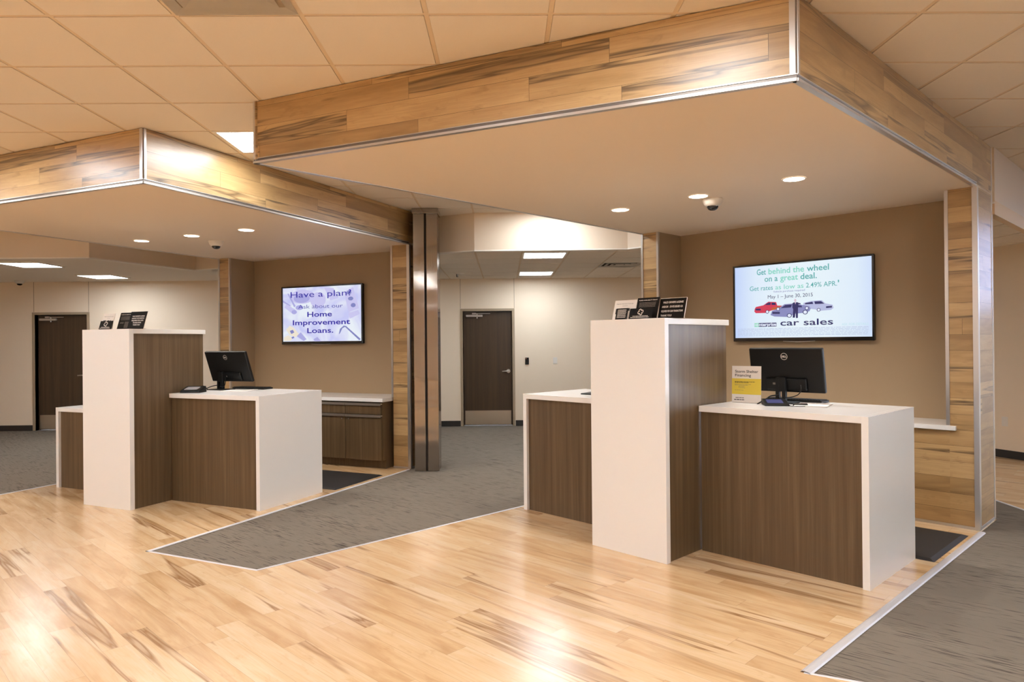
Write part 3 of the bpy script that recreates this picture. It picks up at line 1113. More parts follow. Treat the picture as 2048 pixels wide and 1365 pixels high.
# base cabinets and their top in the further kiosk
units = [(0.467, 1.0), (-0.066, 0.467), (-0.60, -0.066), (-1.12, -0.60), (-1.61, -1.12)]
clab = ['brown base cabinet beside the wood leg of the further kiosk', 'brown base cabinet partly hidden by the white desk end',
        'brown base cabinet hidden behind the further desk', 'brown base cabinet behind the further tall counter', 'brown base cabinet in the left corner of the further kiosk']
for (a, c), lb in zip(units, clab):
    uc = (a + c) / 2
    t = thing('base_cabinet', lb, 'cabinet', FL.loc(uc, 2.9), FL.rot(), group='base cabinets under the white top')
    o = (uc, 2.9, 0)
    MB(o).box(a + 0.001, c - 0.001, 2.585, 3.205, 0.105, 0.815).box(a + 0.001, c - 0.001, 2.65, 3.205, 0.0, 0.105).build('carcass', BRN, t)
    d = MB(o).box(a + 0.003, c - 0.003, 2.562, 2.583, 0.107, 0.640).build('cabinet_door', BRN, t)
    MB(o).box(a + 0.003, c - 0.003, 2.545, 2.583, 0.641, 0.656).box(a + 0.003, c - 0.003, 2.545, 2.549, 0.628, 0.641).build('edge_pull', MT['alu'], d)
    MB(o).cyl((a + 0.05 if uc > .5 else c - 0.05, 2.556, 0.60), 0.008, 0.008, 0.006, 'y', 12).build('cabinet_lock', MT['alu'], d)
    d = MB(o).box(a + 0.003, c - 0.003, 2.562, 2.583, 0.664, 0.782).build('drawer', BRN, t)
    MB(o).box(a + 0.003, c - 0.003, 2.545, 2.583, 0.783, 0.798).box(a + 0.003, c - 0.003, 2.545, 2.549, 0.770, 0.783).build('edge_pull', MT['alu'], d)
b = MB((-0.3, 2.9, 0.82)).box(-1.62, 1.035, 2.535, 2.742, 0.8165, 0.86).box(-1.615, 1.025, 2.742, 3.207, 0.8165, 0.86)
o = b.build('cabinet_top', Q, None, bevel=0.003)
o.location = FL.loc(-0.3, 2.9, 0.82); o.rotation_euler = FL.rot()
tag(o, 'long white top over the brown base cabinets below the smaller screen', 'countertop')


# ------------------------------------------------------------------ floor mats
def floor_mat(fr, label, u0, u1, v0, v1):
    uc, vc = (u0 + u1) / 2, (v0 + v1) / 2
    b = MB((uc, vc, 0))
    h, e = 0.014, 0.035
    P = [(u0, v0), (u1, v0), (u1, v1), (u0, v1)]
    I = [(u0 + e, v0 + e), (u1 - e, v0 + e), (u1 - e, v1 - e), (u0 + e, v1 - e)]
    b.face([(x, y, h) for x, y in I])
    for i in range(4):
        j = (i + 1) % 4
        b.face([(*P[i], 0.001), (*P[j], 0.001), (*I[j], h), (*I[i], h)])
    b.face([(x, y, 0.001) for x, y in reversed(P)])
    o = b.build('floor_mat', MT['mat'])
    o.location = fr.loc(uc, vc, 0); o.rotation_euler = fr.rot()
    tag(o, label, 'mat', 'anti-fatigue mats behind the desks')


floor_mat(FR, 'black rubber mat behind the nearer desk, before the wood wall', -1.3, 1.262, 1.30, 2.19)
floor_mat(FL, 'black rubber mat between the further desk and the base cabinets', -1.3, 1.21, 1.42, 2.28)

# ------------------------------------------------------------------ wall screens


def tv(fr, label, u0, u1, v, z0, z1, vwall):
    uc = (u0 + u1) / 2
    w = u1 - u0; h = z1 - z0
    t = thing('wall_screen', label, 'screen', fr.loc(uc, v, z0), fr.rot())
    x0, x1 = -w / 2, w / 2
    b = MB()
    bz, bb = 0.018, 0.036
    b.box(x0, x0 + bz, 0, 0.03, 0, h).box(x1 - bz, x1, 0, 0.03, 0, h).box(x0 + bz, x1 - bz, 0, 0.03, h - bz, h).box(x0 + bz, x1 - bz, 0, 0.03, 0, bb)
    b.box(x0 + 0.004, x1 - 0.004, 0.03, 0.055, 0.004, h - 0.004)
    b.build('bezel', MT['gloss_black'], t, bevel=0.002)
    # bowed chrome lip under the bezel
    lip = MB()
    lip.tube([(-0.16, -0.001, -0.001), (-0.09, -0.004, -0.004), (0, -0.005, -0.008), (0.09, -0.004, -0.004), (0.16, -0.001, -0.001)], 0.0025, 8)
    lip.build('lower_lip', MT['alu'], t)
    MB().box(-0.2, 0.2, 0.055, vwall - v - 0.001, 0.2, h - 0.2).build('wall_bracket', MT['black'], t)
    return t, (x0 + bz, bb, w - 2 * bz, h - bz - bb)


# ---- the larger screen: car loan advert
t, (sx, sz, sw, sh) = tv(FR, 'large wall screen showing the car loan advert with three vehicles', -1.013, 0.392, 2.82, 1.508, 2.309, 2.88)
SH = lambda y: Sheet(y, sx, sz, sw, sh)
s = SH(0.010); s.rect(0, 1, 0, 1)
mt, nt, p = newmat('screen_background')
tc = N(nt, 'ShaderNodeTexCoord')
sp = N(nt, 'ShaderNodeSeparateXYZ'); nt.links.new(tc.outputs['Object'], sp.inputs[0])
cxn = M(nt, 'ABSOLUTE', M(nt, 'DIVIDE', M(nt, 'ADD', sp.outputs[0], -0.05), 0.75))
colr = ramp(nt, M(nt, 'POWER', cxn, 2.0), [(0.0, srgb(228, 242, 250)), (0.45, srgb(218, 234, 250)), (1.0, srgb(188, 208, 250))])
p.inputs['Base Color'].default_value = (0.02, 0.02, 0.02, 1)
p.inputs['Roughness'].default_value = 0.25
nt.links.new(colr, p.inputs['Emission Color']); p.inputs['Emission Strength'].default_value = 0.98
disp = s.mb.build('display', mt, t)
teal = screen('teal', (74, 168, 168)); mint = screen('mint', (120, 208, 190)); navy = screen('navy', (24, 26, 92)); violet = screen('violet', (112, 110, 176))
red = screen('red', (206, 44, 78)); orange = screen('orange', (190, 90, 40)); silver = screen('silver', (178, 184, 220)); silver2 = screen('silver_dark', (130, 134, 186))
pale = screen('pale', (225, 232, 250)); green = screen('green', (140, 214, 186)); pmint = screen('pale_mint', (186, 222, 232)); fineg = screen('fine_print', (176, 190, 222)); skin = screen('skin', (214, 190, 206))
y = 0.0095
s = SH(y)
s.text('Get', .180, .252, .126, .082, 0.012).text('wheel', .560, .716, .126, .082, 0.012)
s.text('on a', .241, .343, .226, .082, 0.012).text('deal.', .513, .631, .226, .082, 0.012)
s.text('Get rates', .122, .305, .342, .066, 0.004).text('2.49% APR.', .553, .770, .342, .066, 0.004).text('1', .776, .784, .30, .034)
s.build('teal_headline', teal, disp)
s = SH(y)
s.text('behind the', .272, .540, .126, .082, 0.012).text('great', .362, .495, .226, .082, 0.012).text('as low as', .324, .535, .342, .066, 0.004)
s.build('mint_headline', mint, disp)
s = SH(y)
s.text('Vehicle purchase required', .308, .544, .383, .026)
s.build('small_print_line', violet, disp)
s = SH(y)
s.text('May 1 \u2013 June 30, 2015', .265, .601, .462, .050, 0.0)
s.text('car sales', .360, .741, .838, .085, 0.012)
s.rect(.192, .330, .795, .848)
s.build('navy_lettering', navy, disp)
s = SH(y)
s.rect(.157, .192, .795, .848)
s.build('logo_block', green, disp)
s = SH(y - 0.0003)
s.ring(.181, .822, .006, .0088, 20, 330).rect(.158, .189, .812, .817).rect(.158, .189, .824, .829)
s.text('nterprise', .194, .328, .838, .046, 0.03)
s.build('logo_lettering', pale, disp)
s = SH(y)
s.text('ASK FOR DETAILS', .80, .974, .855, .032)
s.build('pale_lettering', pmint, disp)
s = SH(y)
rnd = random.Random(3)
for k in range(6):
    s.dashes(.02, .975, .872 + k * .0185, .0065, rnd, w=(0.008, 0.04), gap=0.005)
s.build('fine_print_lines', fineg, disp)


def car(s_body, s_dark, s_wheel, x, yb, w, h, kind, flip=1):
    """Little printed vehicle in screen fractions: x left, yb bottom."""
    def q(pts):
        return [(x + (px if flip == 1 else 1 - px) * w, yb - py * h) for px, py in (pts if flip == 1 else pts[::-1])]
    if kind == 'sedan':
        body = [(0.0, .22), (.10, .10), (.42, .04), (.52, .10), (.60, .25), (.84, .30), (.97, .40), (1.0, .58), (.97, .74), (.82, .86), (.55, 1.0), (.36, .98), (.22, .72), (.04, .52)]
        glass = [(.26, .70), (.38, .92), (.55, .94), (.52, .72)], [(.56, .72), (.58, .92), (.78, .82), (.80, .70)]
    elif kind == 'truck':
        body = [(0.0, .20), (.06, .06), (.40, .05), (.60, .22), (.98, .40), (1.0, .62), (.84, .64), (.80, .95), (.52, 1.0), (.34, .72), (.06, .60), (.02, .45)]
        glass = [(.38, .74), (.54, .94), (.60, .94), (.60, .72)], [(.64, .72), (.64, .92), (.77, .88), (.79, .70)]
    else:
        body = [(0.0, .26), (.08, .10), (.45, .05), (.60, .20), (.92, .34), (1.0, .60), (.98, .84), (.72, .98), (.38, 1.0), (.26, .70), (.03, .55)]
        glass = [(.29, .68), (.40, .92), (.62, .92), (.60, .68)], [(.66, .70), (.68, .90), (.92, .82), (.94, .70)]
    s_body.pg(q(body)[::-1] if flip == 1 else q(body)[::-1])
    for g_ in glass:
        s_dark.pg(q(g_), 0.0004)
    fy = .30
    s_dark.pg(q([(.05, fy), (.05, fy + .16), (.24, fy + .13), (.24, fy - .02)]), 0.0004)
    for cx_, cy_ in ((.48, .14), (.87, .34)):
        px = x + (cx_ if flip == 1 else 1 - cx_) * w
        s_dark.ell(px, yb - cy_ * h, w * .062, h * .16, 0.0005)
        s_wheel.ell(px, yb - cy_ * h, w * .043, h * .115, 0.0008)


sd, swl = SH(y - 0.0002), SH(y - 0.0004)
sa = SH(y); car(sa, sd, swl, .157, .665, .215, .16, 'truck'); sa.build('truck_picture', red, disp)
sb = SH(y); car(sb, sd, swl, .530, .664, .215, .145, 'van', flip=-1); sb.build('van_picture', silver, disp)
sc_ = SH(y - 0.0003); sd2, sw2 = SH(y - 0.0006), SH(y - 0.0009)
car(sc_, sd2, sw2, .285, .730, .300, .185, 'sedan'); sc_.build('sedan_picture', silver2, disp)
so = SH(y - 0.0005); so.pg([(.285, .655), (.365, .61), (.362, .585), (.30, .62)]); so.pg([(.250, .600), (.295, .585), (.355, .565), (.355, .590), (.30, .622)])
SHo = SH(y - 0.0001); SHo.pg([(.290, .625), (.365, .600), (.367, .570), (.295, .590)]); SHo.build('truck_flank', orange, disp)
for q_, nm in ((sd, 'vehicle_glass'), (sd2, 'sedan_glass')):
    q_.build(nm, navy, disp)
for q_, nm in ((swl, 'vehicle_wheels'), (sw2, 'sedan_wheels')):
    q_.build(nm, pale, disp)
s = SH(y - 0.0014)
s.pg([(.452, .545), (.462, .530), (.490, .530), (.500, .540), (.512, .545), (.514, .560), (.498, .558), (.494, .60), (.492, .740), (.478, .742), (.476, .65), (.470, .735), (.454, .735), (.458, .62), (.452, .60)][::-1])
s.build('suited_figure', navy, disp)
s = SH(y - 0.0018)
s.ell(.474, .505, .0085, .021).pg([(.470, .528), (.475, .56), (.480, .528)][::-1])
s.build('figure_face', skin, disp)

# ---- the smaller screen: home improvement advert
t, (sx, sz, sw, sh) = tv(FL, 'smaller wall screen asking Have a plan, on the taupe wall of the further kiosk', -1.067, 0.303, 3.15, 1.523, 2.322, 3.21)
mt, nt, p = newmat('screen_background_lavender')
tc = N(nt, 'ShaderNodeTexCoord')
f1 = noise(nt, tc.outputs['Object'], 3.2, 2, 0.5, 0.8)
colr = ramp(nt, f1, [(0.35, srgb(200, 204, 250)), (0.5, srgb(222, 226, 252)), (0.62, srgb(236, 244, 254))])
p.inputs['Base Color'].default_value = (0.02, 0.02, 0.02, 1)
nt.links.new(colr, p.inputs['Emission Color']); p.inputs['Emission Strength'].default_value = 0.92
s = SH(0.010); s.rect(0, 1, 0, 1)
disp = s.mb.build('display', mt, t)
lav = screen('lavender', (166, 166, 222)); lav2 = screen('lavender_pale', (196, 194, 236)); lav3 = screen('slate_lavender', (122, 128, 190)); cream = screen('cream', (232, 224, 206)); ultra = screen('ultramarine', (30, 22, 160))
s = SH(y)
s.pg([(.79, .12), (.90, .04), (.97, .42), (.84, .48)][::-1]).pg([(.84, .50), (.96, .45), (.98, .52), (.86, .60)][::-1])
s.ell(.26, .17, .16, .13).ell(.46, .24, .10, .14).pg([(.54, .02), (.66, .04), (.72, .22), (.62, .26)][::-1]).pg([(.05, .30), (.16, .40), (.19, .46), (.12, .47), (.02, .36)][::-1])
s.build('faded_tools', lav2, disp)
s = SH(y - 0.0002)
s.ell(.25, .20, .105, .085).ell(.22, .37, .05, .045).ell(.15, .45, .035, .04)
s.pg([(.18, .90), (.235, .83), (.31, .96), (.27, .99)][::-1]).pg([(.40, .96), (.45, .92), (.49, .99), (.41, .99)][::-1])
s.pg([(.06, .10), (.08, .10), (.17, .34), (.15, .36)][::-1]).pg([(.00, .22), (.10, .32), (.10, .34), (.00, .26)][::-1])
s.build('faded_goggles', lav, disp)
s = SH(y - 0.0004)
s.ell(.87, .24, .032, .035).ell(.90, .36, .030, .038).ell(.85, .13, .028, .035)
s.pg([(.78, .72), (.81, .73), (.99, .97), (.97, .99)][::-1]).pg([(.72, .88), (.735, .78), (.78, .725), (.82, .73), (.765, .77), (.735, .86)][::-1])
s.pg([(.09, .80), (.13, .78), (.15, .83), (.11, .86)][::-1]).pg([(.11, .92), (.14, .90), (.15, .93), (.12, .95)][::-1])
s.build('hammer_picture', lav3, disp)
s = SH(y - 0.0003)
s.pg([(.04, .78), (.09, .70), (.14, .74), (.21, .86), (.17, .92), (.09, .88)][::-1]).pg([(.01, .92), (.07, .88), (.13, .94), (.10, .985), (.01, .985)][::-1])
s.build('drill_picture', cream, disp)
s = SH(y - 0.0006)
s.text('Have a plan?', .104, .877, .183, .115, 0.0).text('Ask about our', .205, .772, .392, .075, -0.004)
s.text('Home', .322, .637, .546, .095, 0.018).text('Improvement', .131, .861, .694, .095, 0.018).text('Loans.', .319, .652, .845, .095, 0.018)
s.build('blue_lettering', ultra, disp)


# ------------------------------------------------------------------ monitors
def monitor(fr, label, u, v, zt, w=0.56, h=0.335, tilt=0.17, ub=0.0):
    t = thing('computer_monitor', label, 'monitor', fr.loc(u, v, zt), fr.rot())
    # base and post
    b = MB()
    b.box(-0.12, 0.12, -0.085, 0.075, 0.001, 0.010)
    b.build('base', MT['black'], t, bevel=0.004)
    b = MB()
    b.box(-0.038, -0.012, -0.022, 0.012, 0.010, 0.19).box(0.012, 0.038, -0.022, 0.012, 0.010, 0.19).box(-0.012, 0.012, -0.022, 0.012, 0.010, 0.035).box(-0.012, 0.012, -0.022, 0.012, 0.085, 0.19)
    b.build('stand_post', MT['black'], t, bevel=0.003)
    # panel with a slightly domed back, leaning
    ct, st = math.cos(tilt), math.sin(tilt)
    zc, yc = 0.245, 0.02
    def L(x, yy, z):
        return (x + ub, yc + yy * ct - z * st, zc + yy * st + z * ct)
    def lb(mb, x0, x1, y0, y1, z0, z1):
        a = [L(x0, y0, z0), L(x1, y0, z0), L(x1, y1, z0), L(x0, y1, z0), L(x0, y0, z1), L(x1, y0, z1), L(x1, y1, z1), L(x0, y1, z1)]
        for q in ((0, 1, 5, 4), (1, 2, 6, 5), (2, 3, 7, 6), (3, 0, 4, 7), (4, 5, 6, 7), (3, 2, 1, 0)):
            mb.face([a[i] for i in q])
    b = MB(); lb(b, -w / 2, w / 2, -0.012, 0.022, -h / 2, h / 2)
    pb_ = b.build('screen_housing', MT['black'], t, bevel=0.010)
    b = MB(); lb(b, -w / 2 + 0.012, w / 2 - 0.012, 0.0222, 0.0228, -h / 2 + 0.016, h / 2 - 0.012)
    b.build('display', MT['gloss_black'], pb_)
    b = MB(); lb(b, -0.155, 0.155, -0.030, -0.012, -h / 2 + 0.02, -h / 2 + 0.11)
    b.build('rear_bulge', MT['black'], pb_, bevel=0.008)
    b = MB(); lb(b, -0.10, -0.07, -0.0315, -0.0303, -h / 2 + 0.060, -h / 2 + 0.075); lb(b, -0.045, -0.03, -0.0315, -0.0303, -h / 2 + 0.060, -h / 2 + 0.075)
    b.build('rear_sticker', MT['ink_grey'], pb_)
    # round badge with its letters
    s = Sheet(0, 0, 0, 1, 1)
    def emb(pts): return [L(-0.005 + px, -0.0128, 0.105 + pz) for px, pz in pts]
    b = MB()
    for i in range(32):
        t0, t1 = 2 * math.pi * i / 32, 2 * math.pi * (i + 1) / 32
        b.face(emb([(0.023 * math.cos(t0), 0.023 * math.sin(t0)), (0.026 * math.cos(t0), 0.026 * math.sin(t0)), (0.026 * math.cos(t1), 0.026 * math.sin(t1)), (0.023 * math.cos(t1), 0.023 * math.sin(t1))]))
    vs, fs, x0, x1 = text_geo('DELL', 0.03)
    k = 0.038 / (x1 - x0)
    for f in fs:
        b.face(emb([((vs[i][0] - x0) * k - 0.019, (vs[i][1] - 0.36) * k * 1.15) for i in f]))
    b.build('badge', MT['ink_white'], pb_)
    return t


monitor(FR, 'black computer monitor on the nearer desk, its back to the room', 0.335, 1.03, 1.05, 0.56, ub=0.03)
monitor(FL, 'black computer monitor on the further desk, seen from behind', 0.085, 0.99, 1.05, 0.565, tilt=0.34, ub=0.09)


def cable(fr, label, pts, r=0.0035, name='cable', extra=None):
    c = Vector(pts[0])
    b = MB((c.x, c.y, c.z)).tube(pts, r)
    o = b.build(name, MT['black'], None, smooth=True)
    o.location = fr.loc(c.x, c.y, c.z); o.rotation_euler = fr.rot()
    tag(o, label, 'cable')
    return o


cable(FR, 'black cable looping from the back of the nearer monitor to its stand', [(0.50, 0.985, 1.19), (0.515, 0.955, 1.155), (0.49, 0.95, 1.12), (0.43, 0.96, 1.10), (0.375, 0.99, 1.095)])
cable(FR, 'black cable dropping from the nearer monitor stand onto the desk by the card', [(0.335, 0.985, 1.11), (0.30, 0.93, 1.105), (0.29, 0.87, 1.085), (0.275, 0.80, 1.062), (0.27, 0.78, 1.056)], 0.005)
cable(FL, 'black cable with a thick plug hanging from the further monitor', [(0.205, 0.93, 1.19), (0.225, 0.915, 1.14), (0.215, 0.91, 1.10), (0.17, 0.93, 1.085), (0.115, 0.95, 1.09)])
cable(FL, 'thin black cable arching from the signature pad behind the further desk edge', [(0.03, 0.72, 1.058), (0.035, 0.76, 1.095), (0.04, 0.81, 1.10), (0.05, 0.84, 1.07), (0.05, 0.85, 1.055)], 0.0025)
cable(FL, 'pair of black cables sloping from the further monitor stand to the desk', [(0.06, 0.96, 1.10), (0.04, 0.90, 1.09), (0.02, 0.84, 1.065), (0.015, 0.82, 1.055)], 0.0045)


# ------------------------------------------------------------------ signature pads, tablet, keyboard, mouse, papers
def pad(fr, label, u, v, turn, zt, w=0.21, d=0.13, screen_m=None, name='signature_pad', cat='signature pad', hb=0.032, hf=0.012):
    t = thing(name, label, cat, fr.loc(u, v, zt), fr.rot(0, turn))
    b = MB()
    x0, x1, y0, y1 = -w / 2, w / 2, -d / 2, d / 2
    lo = [(x0, y0, 0.001), (x1, y0, 0.001), (x1, y1, 0.001), (x0, y1, 0.001)]
    hi = [(x0 + .004, y0 + .004, hb), (x1 - .004, y0 + .004, hb), (x1 - .004, y1 - .004, hf), (x0 + .004, y1 - .004, hf)]
    b.face(hi); b.face(lo[::-1])
    for i in range(4):
        j = (i + 1) % 4
        b.face([lo[i], lo[j], hi[j], hi[i]])
    b.build('pad_body', MT['black'], t, bevel=0.004)
    def S(s, q, e=0.0008):
        return (x0 + s * w, y0 + q * d, hb + (hf - hb) * q + e)
    MB().face([S(.12, .22), S(.80, .22), S(.80, .80), S(.12, .80)])
    b = MB(); b.face([S(.14, .20), S(.78, .20), S(.78, .80), S(.14, .80)])
    b.build('pad_display', screen_m or MT['lcd'], t)
    return t


pad(FR, 'black signature pad with a blue display on the nearer desk', 0.395, 0.80, 0.62, 1.05, 0.17, 0.15, MT['lcd_blue'], hb=0.014, hf=0.044)
pad(FL, 'black signature pad with a grey display at the end of the further desk', 0.125, 0.60, 0.38, 1.05, 0.20, 0.15, MT['lcd'], hb=0.022, hf=0.062)
pad(FR, 'black-edged tablet lying on the side desk beside the nearest tall counter', -1.20, 0.86, 0.2, 1.05, 0.36, 0.26, MT['lcd'], 'tablet', 'tablet', 0.012, 0.016)

t = thing('pen_holder', 'dark grey cord clip and stylus rest beside the nearer signature pad', 'stylus rest', FR.loc(0.545, 0.87, 1.05), FR.rot(0, 0.4))
MB().box(-0.05, 0.05, -0.02, 0.02, 0.001, 0.012).build('rest', MT['black'], t, bevel=0.004)
MB().tube([(-0.04, -0.01, 0.015), (0.045, 0.012, 0.016)], 0.0035).build('stylus', MT['alu_dark'], t)
cable(FR, 'thin black cord curled in front of the nearer signature pad', [(0.50, 0.80, 1.056), (0.53, 0.76, 1.054), (0.585, 0.775, 1.054), (0.60, 0.82, 1.054), (0.57, 0.84, 1.054)], 0.002)


def keyboard(fr, label, u, v, turn):
    t = thing('keyboard', label, 'keyboard', fr.loc(u, v, 1.05), fr.rot(0, turn))
    MB().box(-0.215, 0.215, -0.07, 0.07, 0.001, 0.018).build('key_tray', MT['black'], t, bevel=0.004)
    b = MB()
    for r_ in range(5):
        for c_ in range(20):
            x = -0.205 + c_ * 0.0206; yy = -0.06 + r_ * 0.0245
            b.box(x, x + 0.017, yy, yy + 0.019, 0.0185, 0.023)
    o = b.build('keys', MT['black'], t)
    return t


keyboard(FR, 'black keyboard lying behind the nearer monitor', 0.37, 1.21, 0.0)
keyboard(FL, 'black keyboard lying behind the further monitor', 0.30, 1.21, 0.0)


def sheets(fr, label, u, v, turn, w=0.216, d=0.279, n=6, mt=None):
    t = MB()
    for k in range(n):
        a = random.uniform(-0.03, 0.03); h = 0.0012 * k + 0.0008
        c_, s_ = math.cos(a), math.sin(a)
        pts = [(x * c_ - yy * s_, x * s_ + yy * c_) for x, yy in ((-w / 2, -d / 2), (w / 2, -d / 2), (w / 2, d / 2), (-w / 2, d / 2))]
        t.poly(pts, h, h + 0.0010)
    o = t.build('paper_stack', MT['paper'])
    o.location = fr.loc(u, v, 1.05); o.rotation_euler = fr.rot(0, turn)
    tag(o, label, 'papers')


sheets(FR, 'loose white papers on the nearer desk right of the monitor stand', 0.60, 0.96, 0.25)
sheets(FL, 'white papers on the further desk right of the monitor stand', 0.40, 0.93, 0.35, 0.28, 0.24)
t = thing('computer_mouse', 'dark rounded mouse behind the yellow and white card', 'mouse', FR.loc(0.115, 1.08, 1.05), FR.rot(0, 0.3))
MB().rev((0, 0, 0.001), [(0.032, 0), (0.034, 0.010), (0.028, 0.026), (0.014, 0.036), (0, 0.038)], 20).build('mouse_shell', MT['gloss_black'], t, smooth=True)
MB().box(-0.003, 0.003, -0.028, -0.015, 0.028, 0.034).build('scroll_wheel', MT['alu_dark'], t)
o = MB().box(-0.10, 0.075, -0.09, 0.09, 0.0005, 0.004).build('mouse_pad', MT['dome'])
o.location = FR.loc(0.13, 1.18, 1.05); o.rotation_euler = FR.rot(0, 0.1)
tag(o, 'thin dark blue-black mouse pad behind the yellow and white card', 'mouse pad')
bpy.data.objects['computer_mouse'].location.z = 1.0542


# ------------------------------------------------------------------ counter cards
def card(fr, label, u, v, zt, w, h, face, tilt=0.30, turn=0.0, name='counter_card'):
    t = thing(name, label, 'sign', fr.loc(u, v, zt + 0.0015), fr.rot(-tilt, turn))
    MB().box(-w / 2, w / 2, 0, 0.003, 0, h).build('card_face', face, t)
    ct, st = math.cos(tilt), math.sin(tilt)
    # clear foot that props the card up, flat on the counter
    def W(yy, z):   # counter-aligned -> tilted frame
        return (yy * ct - z * st, yy * st + z * ct)
    b = MB()
    a = [W(0.004, 0.0005), W(0.004 + h * 0.22, 0.0005), W(0.004 + h * 0.22, 0.003), W(0.008, 0.003)]
    for i in range(4):
        p0, p1 = a[i], a[(i + 1) % 4]
        b.face([(-w / 2 + .01, *p0), (w / 2 - .01, *p0), (w / 2 - .01, *p1), (-w / 2 + .01, *p1)])
    b.build('easel_foot', MT['acrylic'], t)
    return t, Sheet(-0.0006, -w / 2, 0, w, h)


def swirl(s, cx, cy, r):
    """Four interlocking crescents round a centre."""
    asp = s.w / s.h
    for k in range(4):
        a = math.radians(90 * k + 20)
        ox, oy = cx + 0.5 * r * math.cos(a), cy - 0.5 * r * math.sin(a) * asp
        s.ring(ox, oy, r * 0.30, r * 0.52, 90 * k - 60, 90 * k + 150, n=12)


def grey_lines(s, a, b, t0, t1, n, rnd, th):
    for k in range(n):
        s.dashes(a + rnd.uniform(0, .02), b - rnd.uniform(0, .05), t0 + (t1 - t0) * k / n, th, rnd, w=(0.02, 0.08), gap=0.012)


def card_set(fr, zt, P, where):
    """P: positions (u, v, w, h) of white, square, swirl, policy, licence cards."""
    rnd = random.Random(5)
    u, v, w, h = P['white']
    t, s = card(fr, 'white printed card with dark pictures ' + where, u, v, zt, w, h, MT['card_white'])
    s.text('Deposit Insurance Coverage', .10, .86, .20, .045)
    s.text('Information', .38, .62, .30, .03)
    s.rect(.10, .34, .42, .70)
    s.pg([(.38, .55), (.46, .42), (.60, .42), (.62, .55)][::-1]).rect(.66, .74, .42, .55)
    s.build('card_print', MT['ink'], t)
    if 'square' in P:
        u, v, w, h = P['square']
        t, s = card(fr, 'small black card with grey text lines before the white card ' + where, u, v, zt, w, h, MT['card_black'])
        grey_lines(s, .12, .90, .12, .88, 9, rnd, .035)
        s.build('card_print', MT['ink_white'], t)
    u, v, w, h = P['policy']
    t, s = card(fr, 'tall black FUNDS AVAILABILITY POLICY card standing ' + where, u, v, zt, w, h, MT['card_black'])
    s.text('FUNDS AVAILABILITY POLICY', .08, .92, .14, .045, 0.02)
    s.build('card_heading', MT['ink_white'], t)
    s2 = Sheet(s.y, s.x0, s.z0, s.w, s.h)
    grey_lines(s2, .10, .90, .22, .46, 6, rnd, .018)
    if 'square' not in P:
        grey_lines(s2, .48, .90, .54, .92, 9, rnd, .022)
        grey_lines(s2, .12, .44, .56, .66, 3, rnd, .018)
    s2.build('card_print', MT['ink_grey'], t)
    u, v, w, h = P['swirl']
    t, s = card(fr, 'low black card with a white four-armed swirl mark ' + where, u, v, zt, w, h, MT['card_black'])
    swirl(s, .48, .36, .30 * h / w)
    grey_lines(s, .16, .84, .70, .78, 1, rnd, .05)
    grey_lines(s, .06, .90, .82, .90, 1, rnd, .05)
    s.build('card_print', MT['ink_white'], t)
    u, v, w, h = P['licence']
    t, s = card(fr, "black VALID DRIVER'S LICENSE card, last of the row " + where, u, v, zt, w, h, MT['card_black'])
    MB().box(w / 2, w / 2 + 0.003, -0.001, 0.003, 0, h).box(-w / 2, w / 2, -0.001, 0.003, h, h + 0.003).build('clear_edge', MT['acrylic'], t)
    if 'square' in P:
        for k, (tx, a, b_) in enumerate((("VALID DRIVER'S LICENSE", .12, .90), ('AND/OR   STATE ISSUED I.D.', .10, .90), ('REQUIRED FOR CASH TRANSACTIONS', .10, .92), ('THANK YOU!', .10, .52))):
            s.text(tx, a, b_, .24 + k * .22, .095, 0.02)
    else:
        for k, (tx, a, b_) in enumerate((("VALID DRIVER'S LICENSE", .14, .88), ('AND/OR STATE ISSUED ID', .14, .88), ('REQUIRED FOR CASH', .16, .86), ('TRANSACTIONS', .26, .76), ('THANK YOU!', .30, .72))):
            s.text(tx, a, b_, .30 + k * .125, .075, 0.02)
    s.build('card_lettering', MT['ink_white'], t)


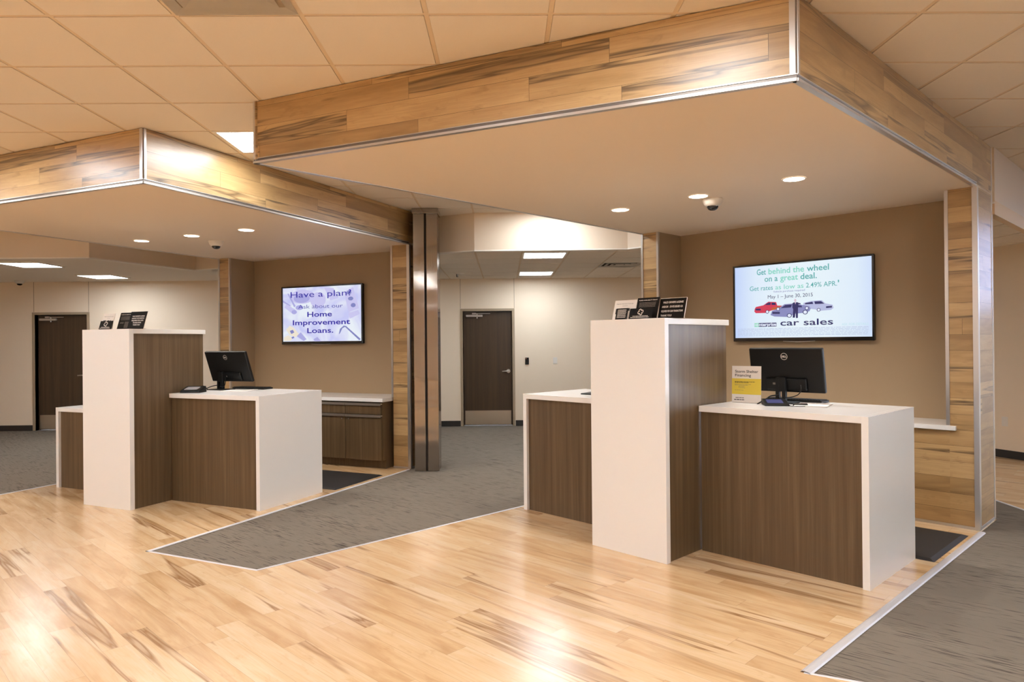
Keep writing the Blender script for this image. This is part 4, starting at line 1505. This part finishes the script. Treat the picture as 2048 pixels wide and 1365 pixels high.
card_set(FR, 1.678, {'white': (-0.465, 0.15, 0.20, 0.155), 'square': (-0.435, 0.085, 0.105, 0.088), 'swirl': (-0.265, 0.085, 0.20, 0.082),
                     'policy': (-0.265, 0.15, 0.19, 0.165), 'licence': (-0.020 - 0.045, 0.17, 0.215, 0.150)}, 'on the nearest tall counter')
card_set(FL, 1.678, {'white': (-0.530, 0.150, 0.17, 0.165), 'swirl': (-0.475, 0.10, 0.175, 0.088),
                     'policy': (-0.395, 0.235, 0.19, 0.175), 'licence': (-0.070, 0.115, 0.225, 0.172)}, 'on the further tall counter')

# storm shelter card
t = thing('storm_shelter_card', 'white and yellow Storm Shelter Financing card on the nearer desk', 'sign', FR.loc(0.145, 0.85, 1.0515), FR.rot(-0.04, 0.06))
w, h = 0.226, 0.275
MB().box(-w / 2, w / 2, 0, 0.003, 0, h).build('card_face', MT['card_white'], t)
MB().box(-w / 2 + 0.01, w / 2 - 0.01, 0.003, 0.09, 0, 0.003).build('easel_foot', MT['acrylic'], t)
s = Sheet(-0.0005, -w / 2, 0, w, h)
s.rect(0, 1, .345, .775); s.build('yellow_band', MT['yellow'], t)
s = Sheet(-0.0009, -w / 2, 0, w, h)
s.text('Storm Shelter', .11, .90, .185, .075, 0.012).text('Financing', .11, .66, .29, .075, 0.012)
rnd = random.Random(9)
s.dashes(.10, .80, .425, .014, rnd, w=(.03, .09), gap=.012).dashes(.10, .58, .450, .014, rnd, w=(.03, .09), gap=.012)
s.dashes(.13, .42, .865, .016, rnd, w=(.05, .12), gap=.012).dashes(.08, .44, .915, .022, rnd, w=(.05, .12), gap=.012)
s.build('card_lettering', MT['ink'], t)
s = Sheet(-0.0009, -w / 2, 0, w, h)
for k, (a, c) in enumerate(((.10, .66), (.10, .56), (.24, .46), (.22, .42), (.24, .46))):
    s.dashes(a, c, .50 + k * .024, .008, rnd, w=(.03, .08), gap=.012)
s.dashes(.10, .42, .66, .008, rnd, w=(.03, .08), gap=.012)
s.build('card_print', MT['ink_grey'], t)
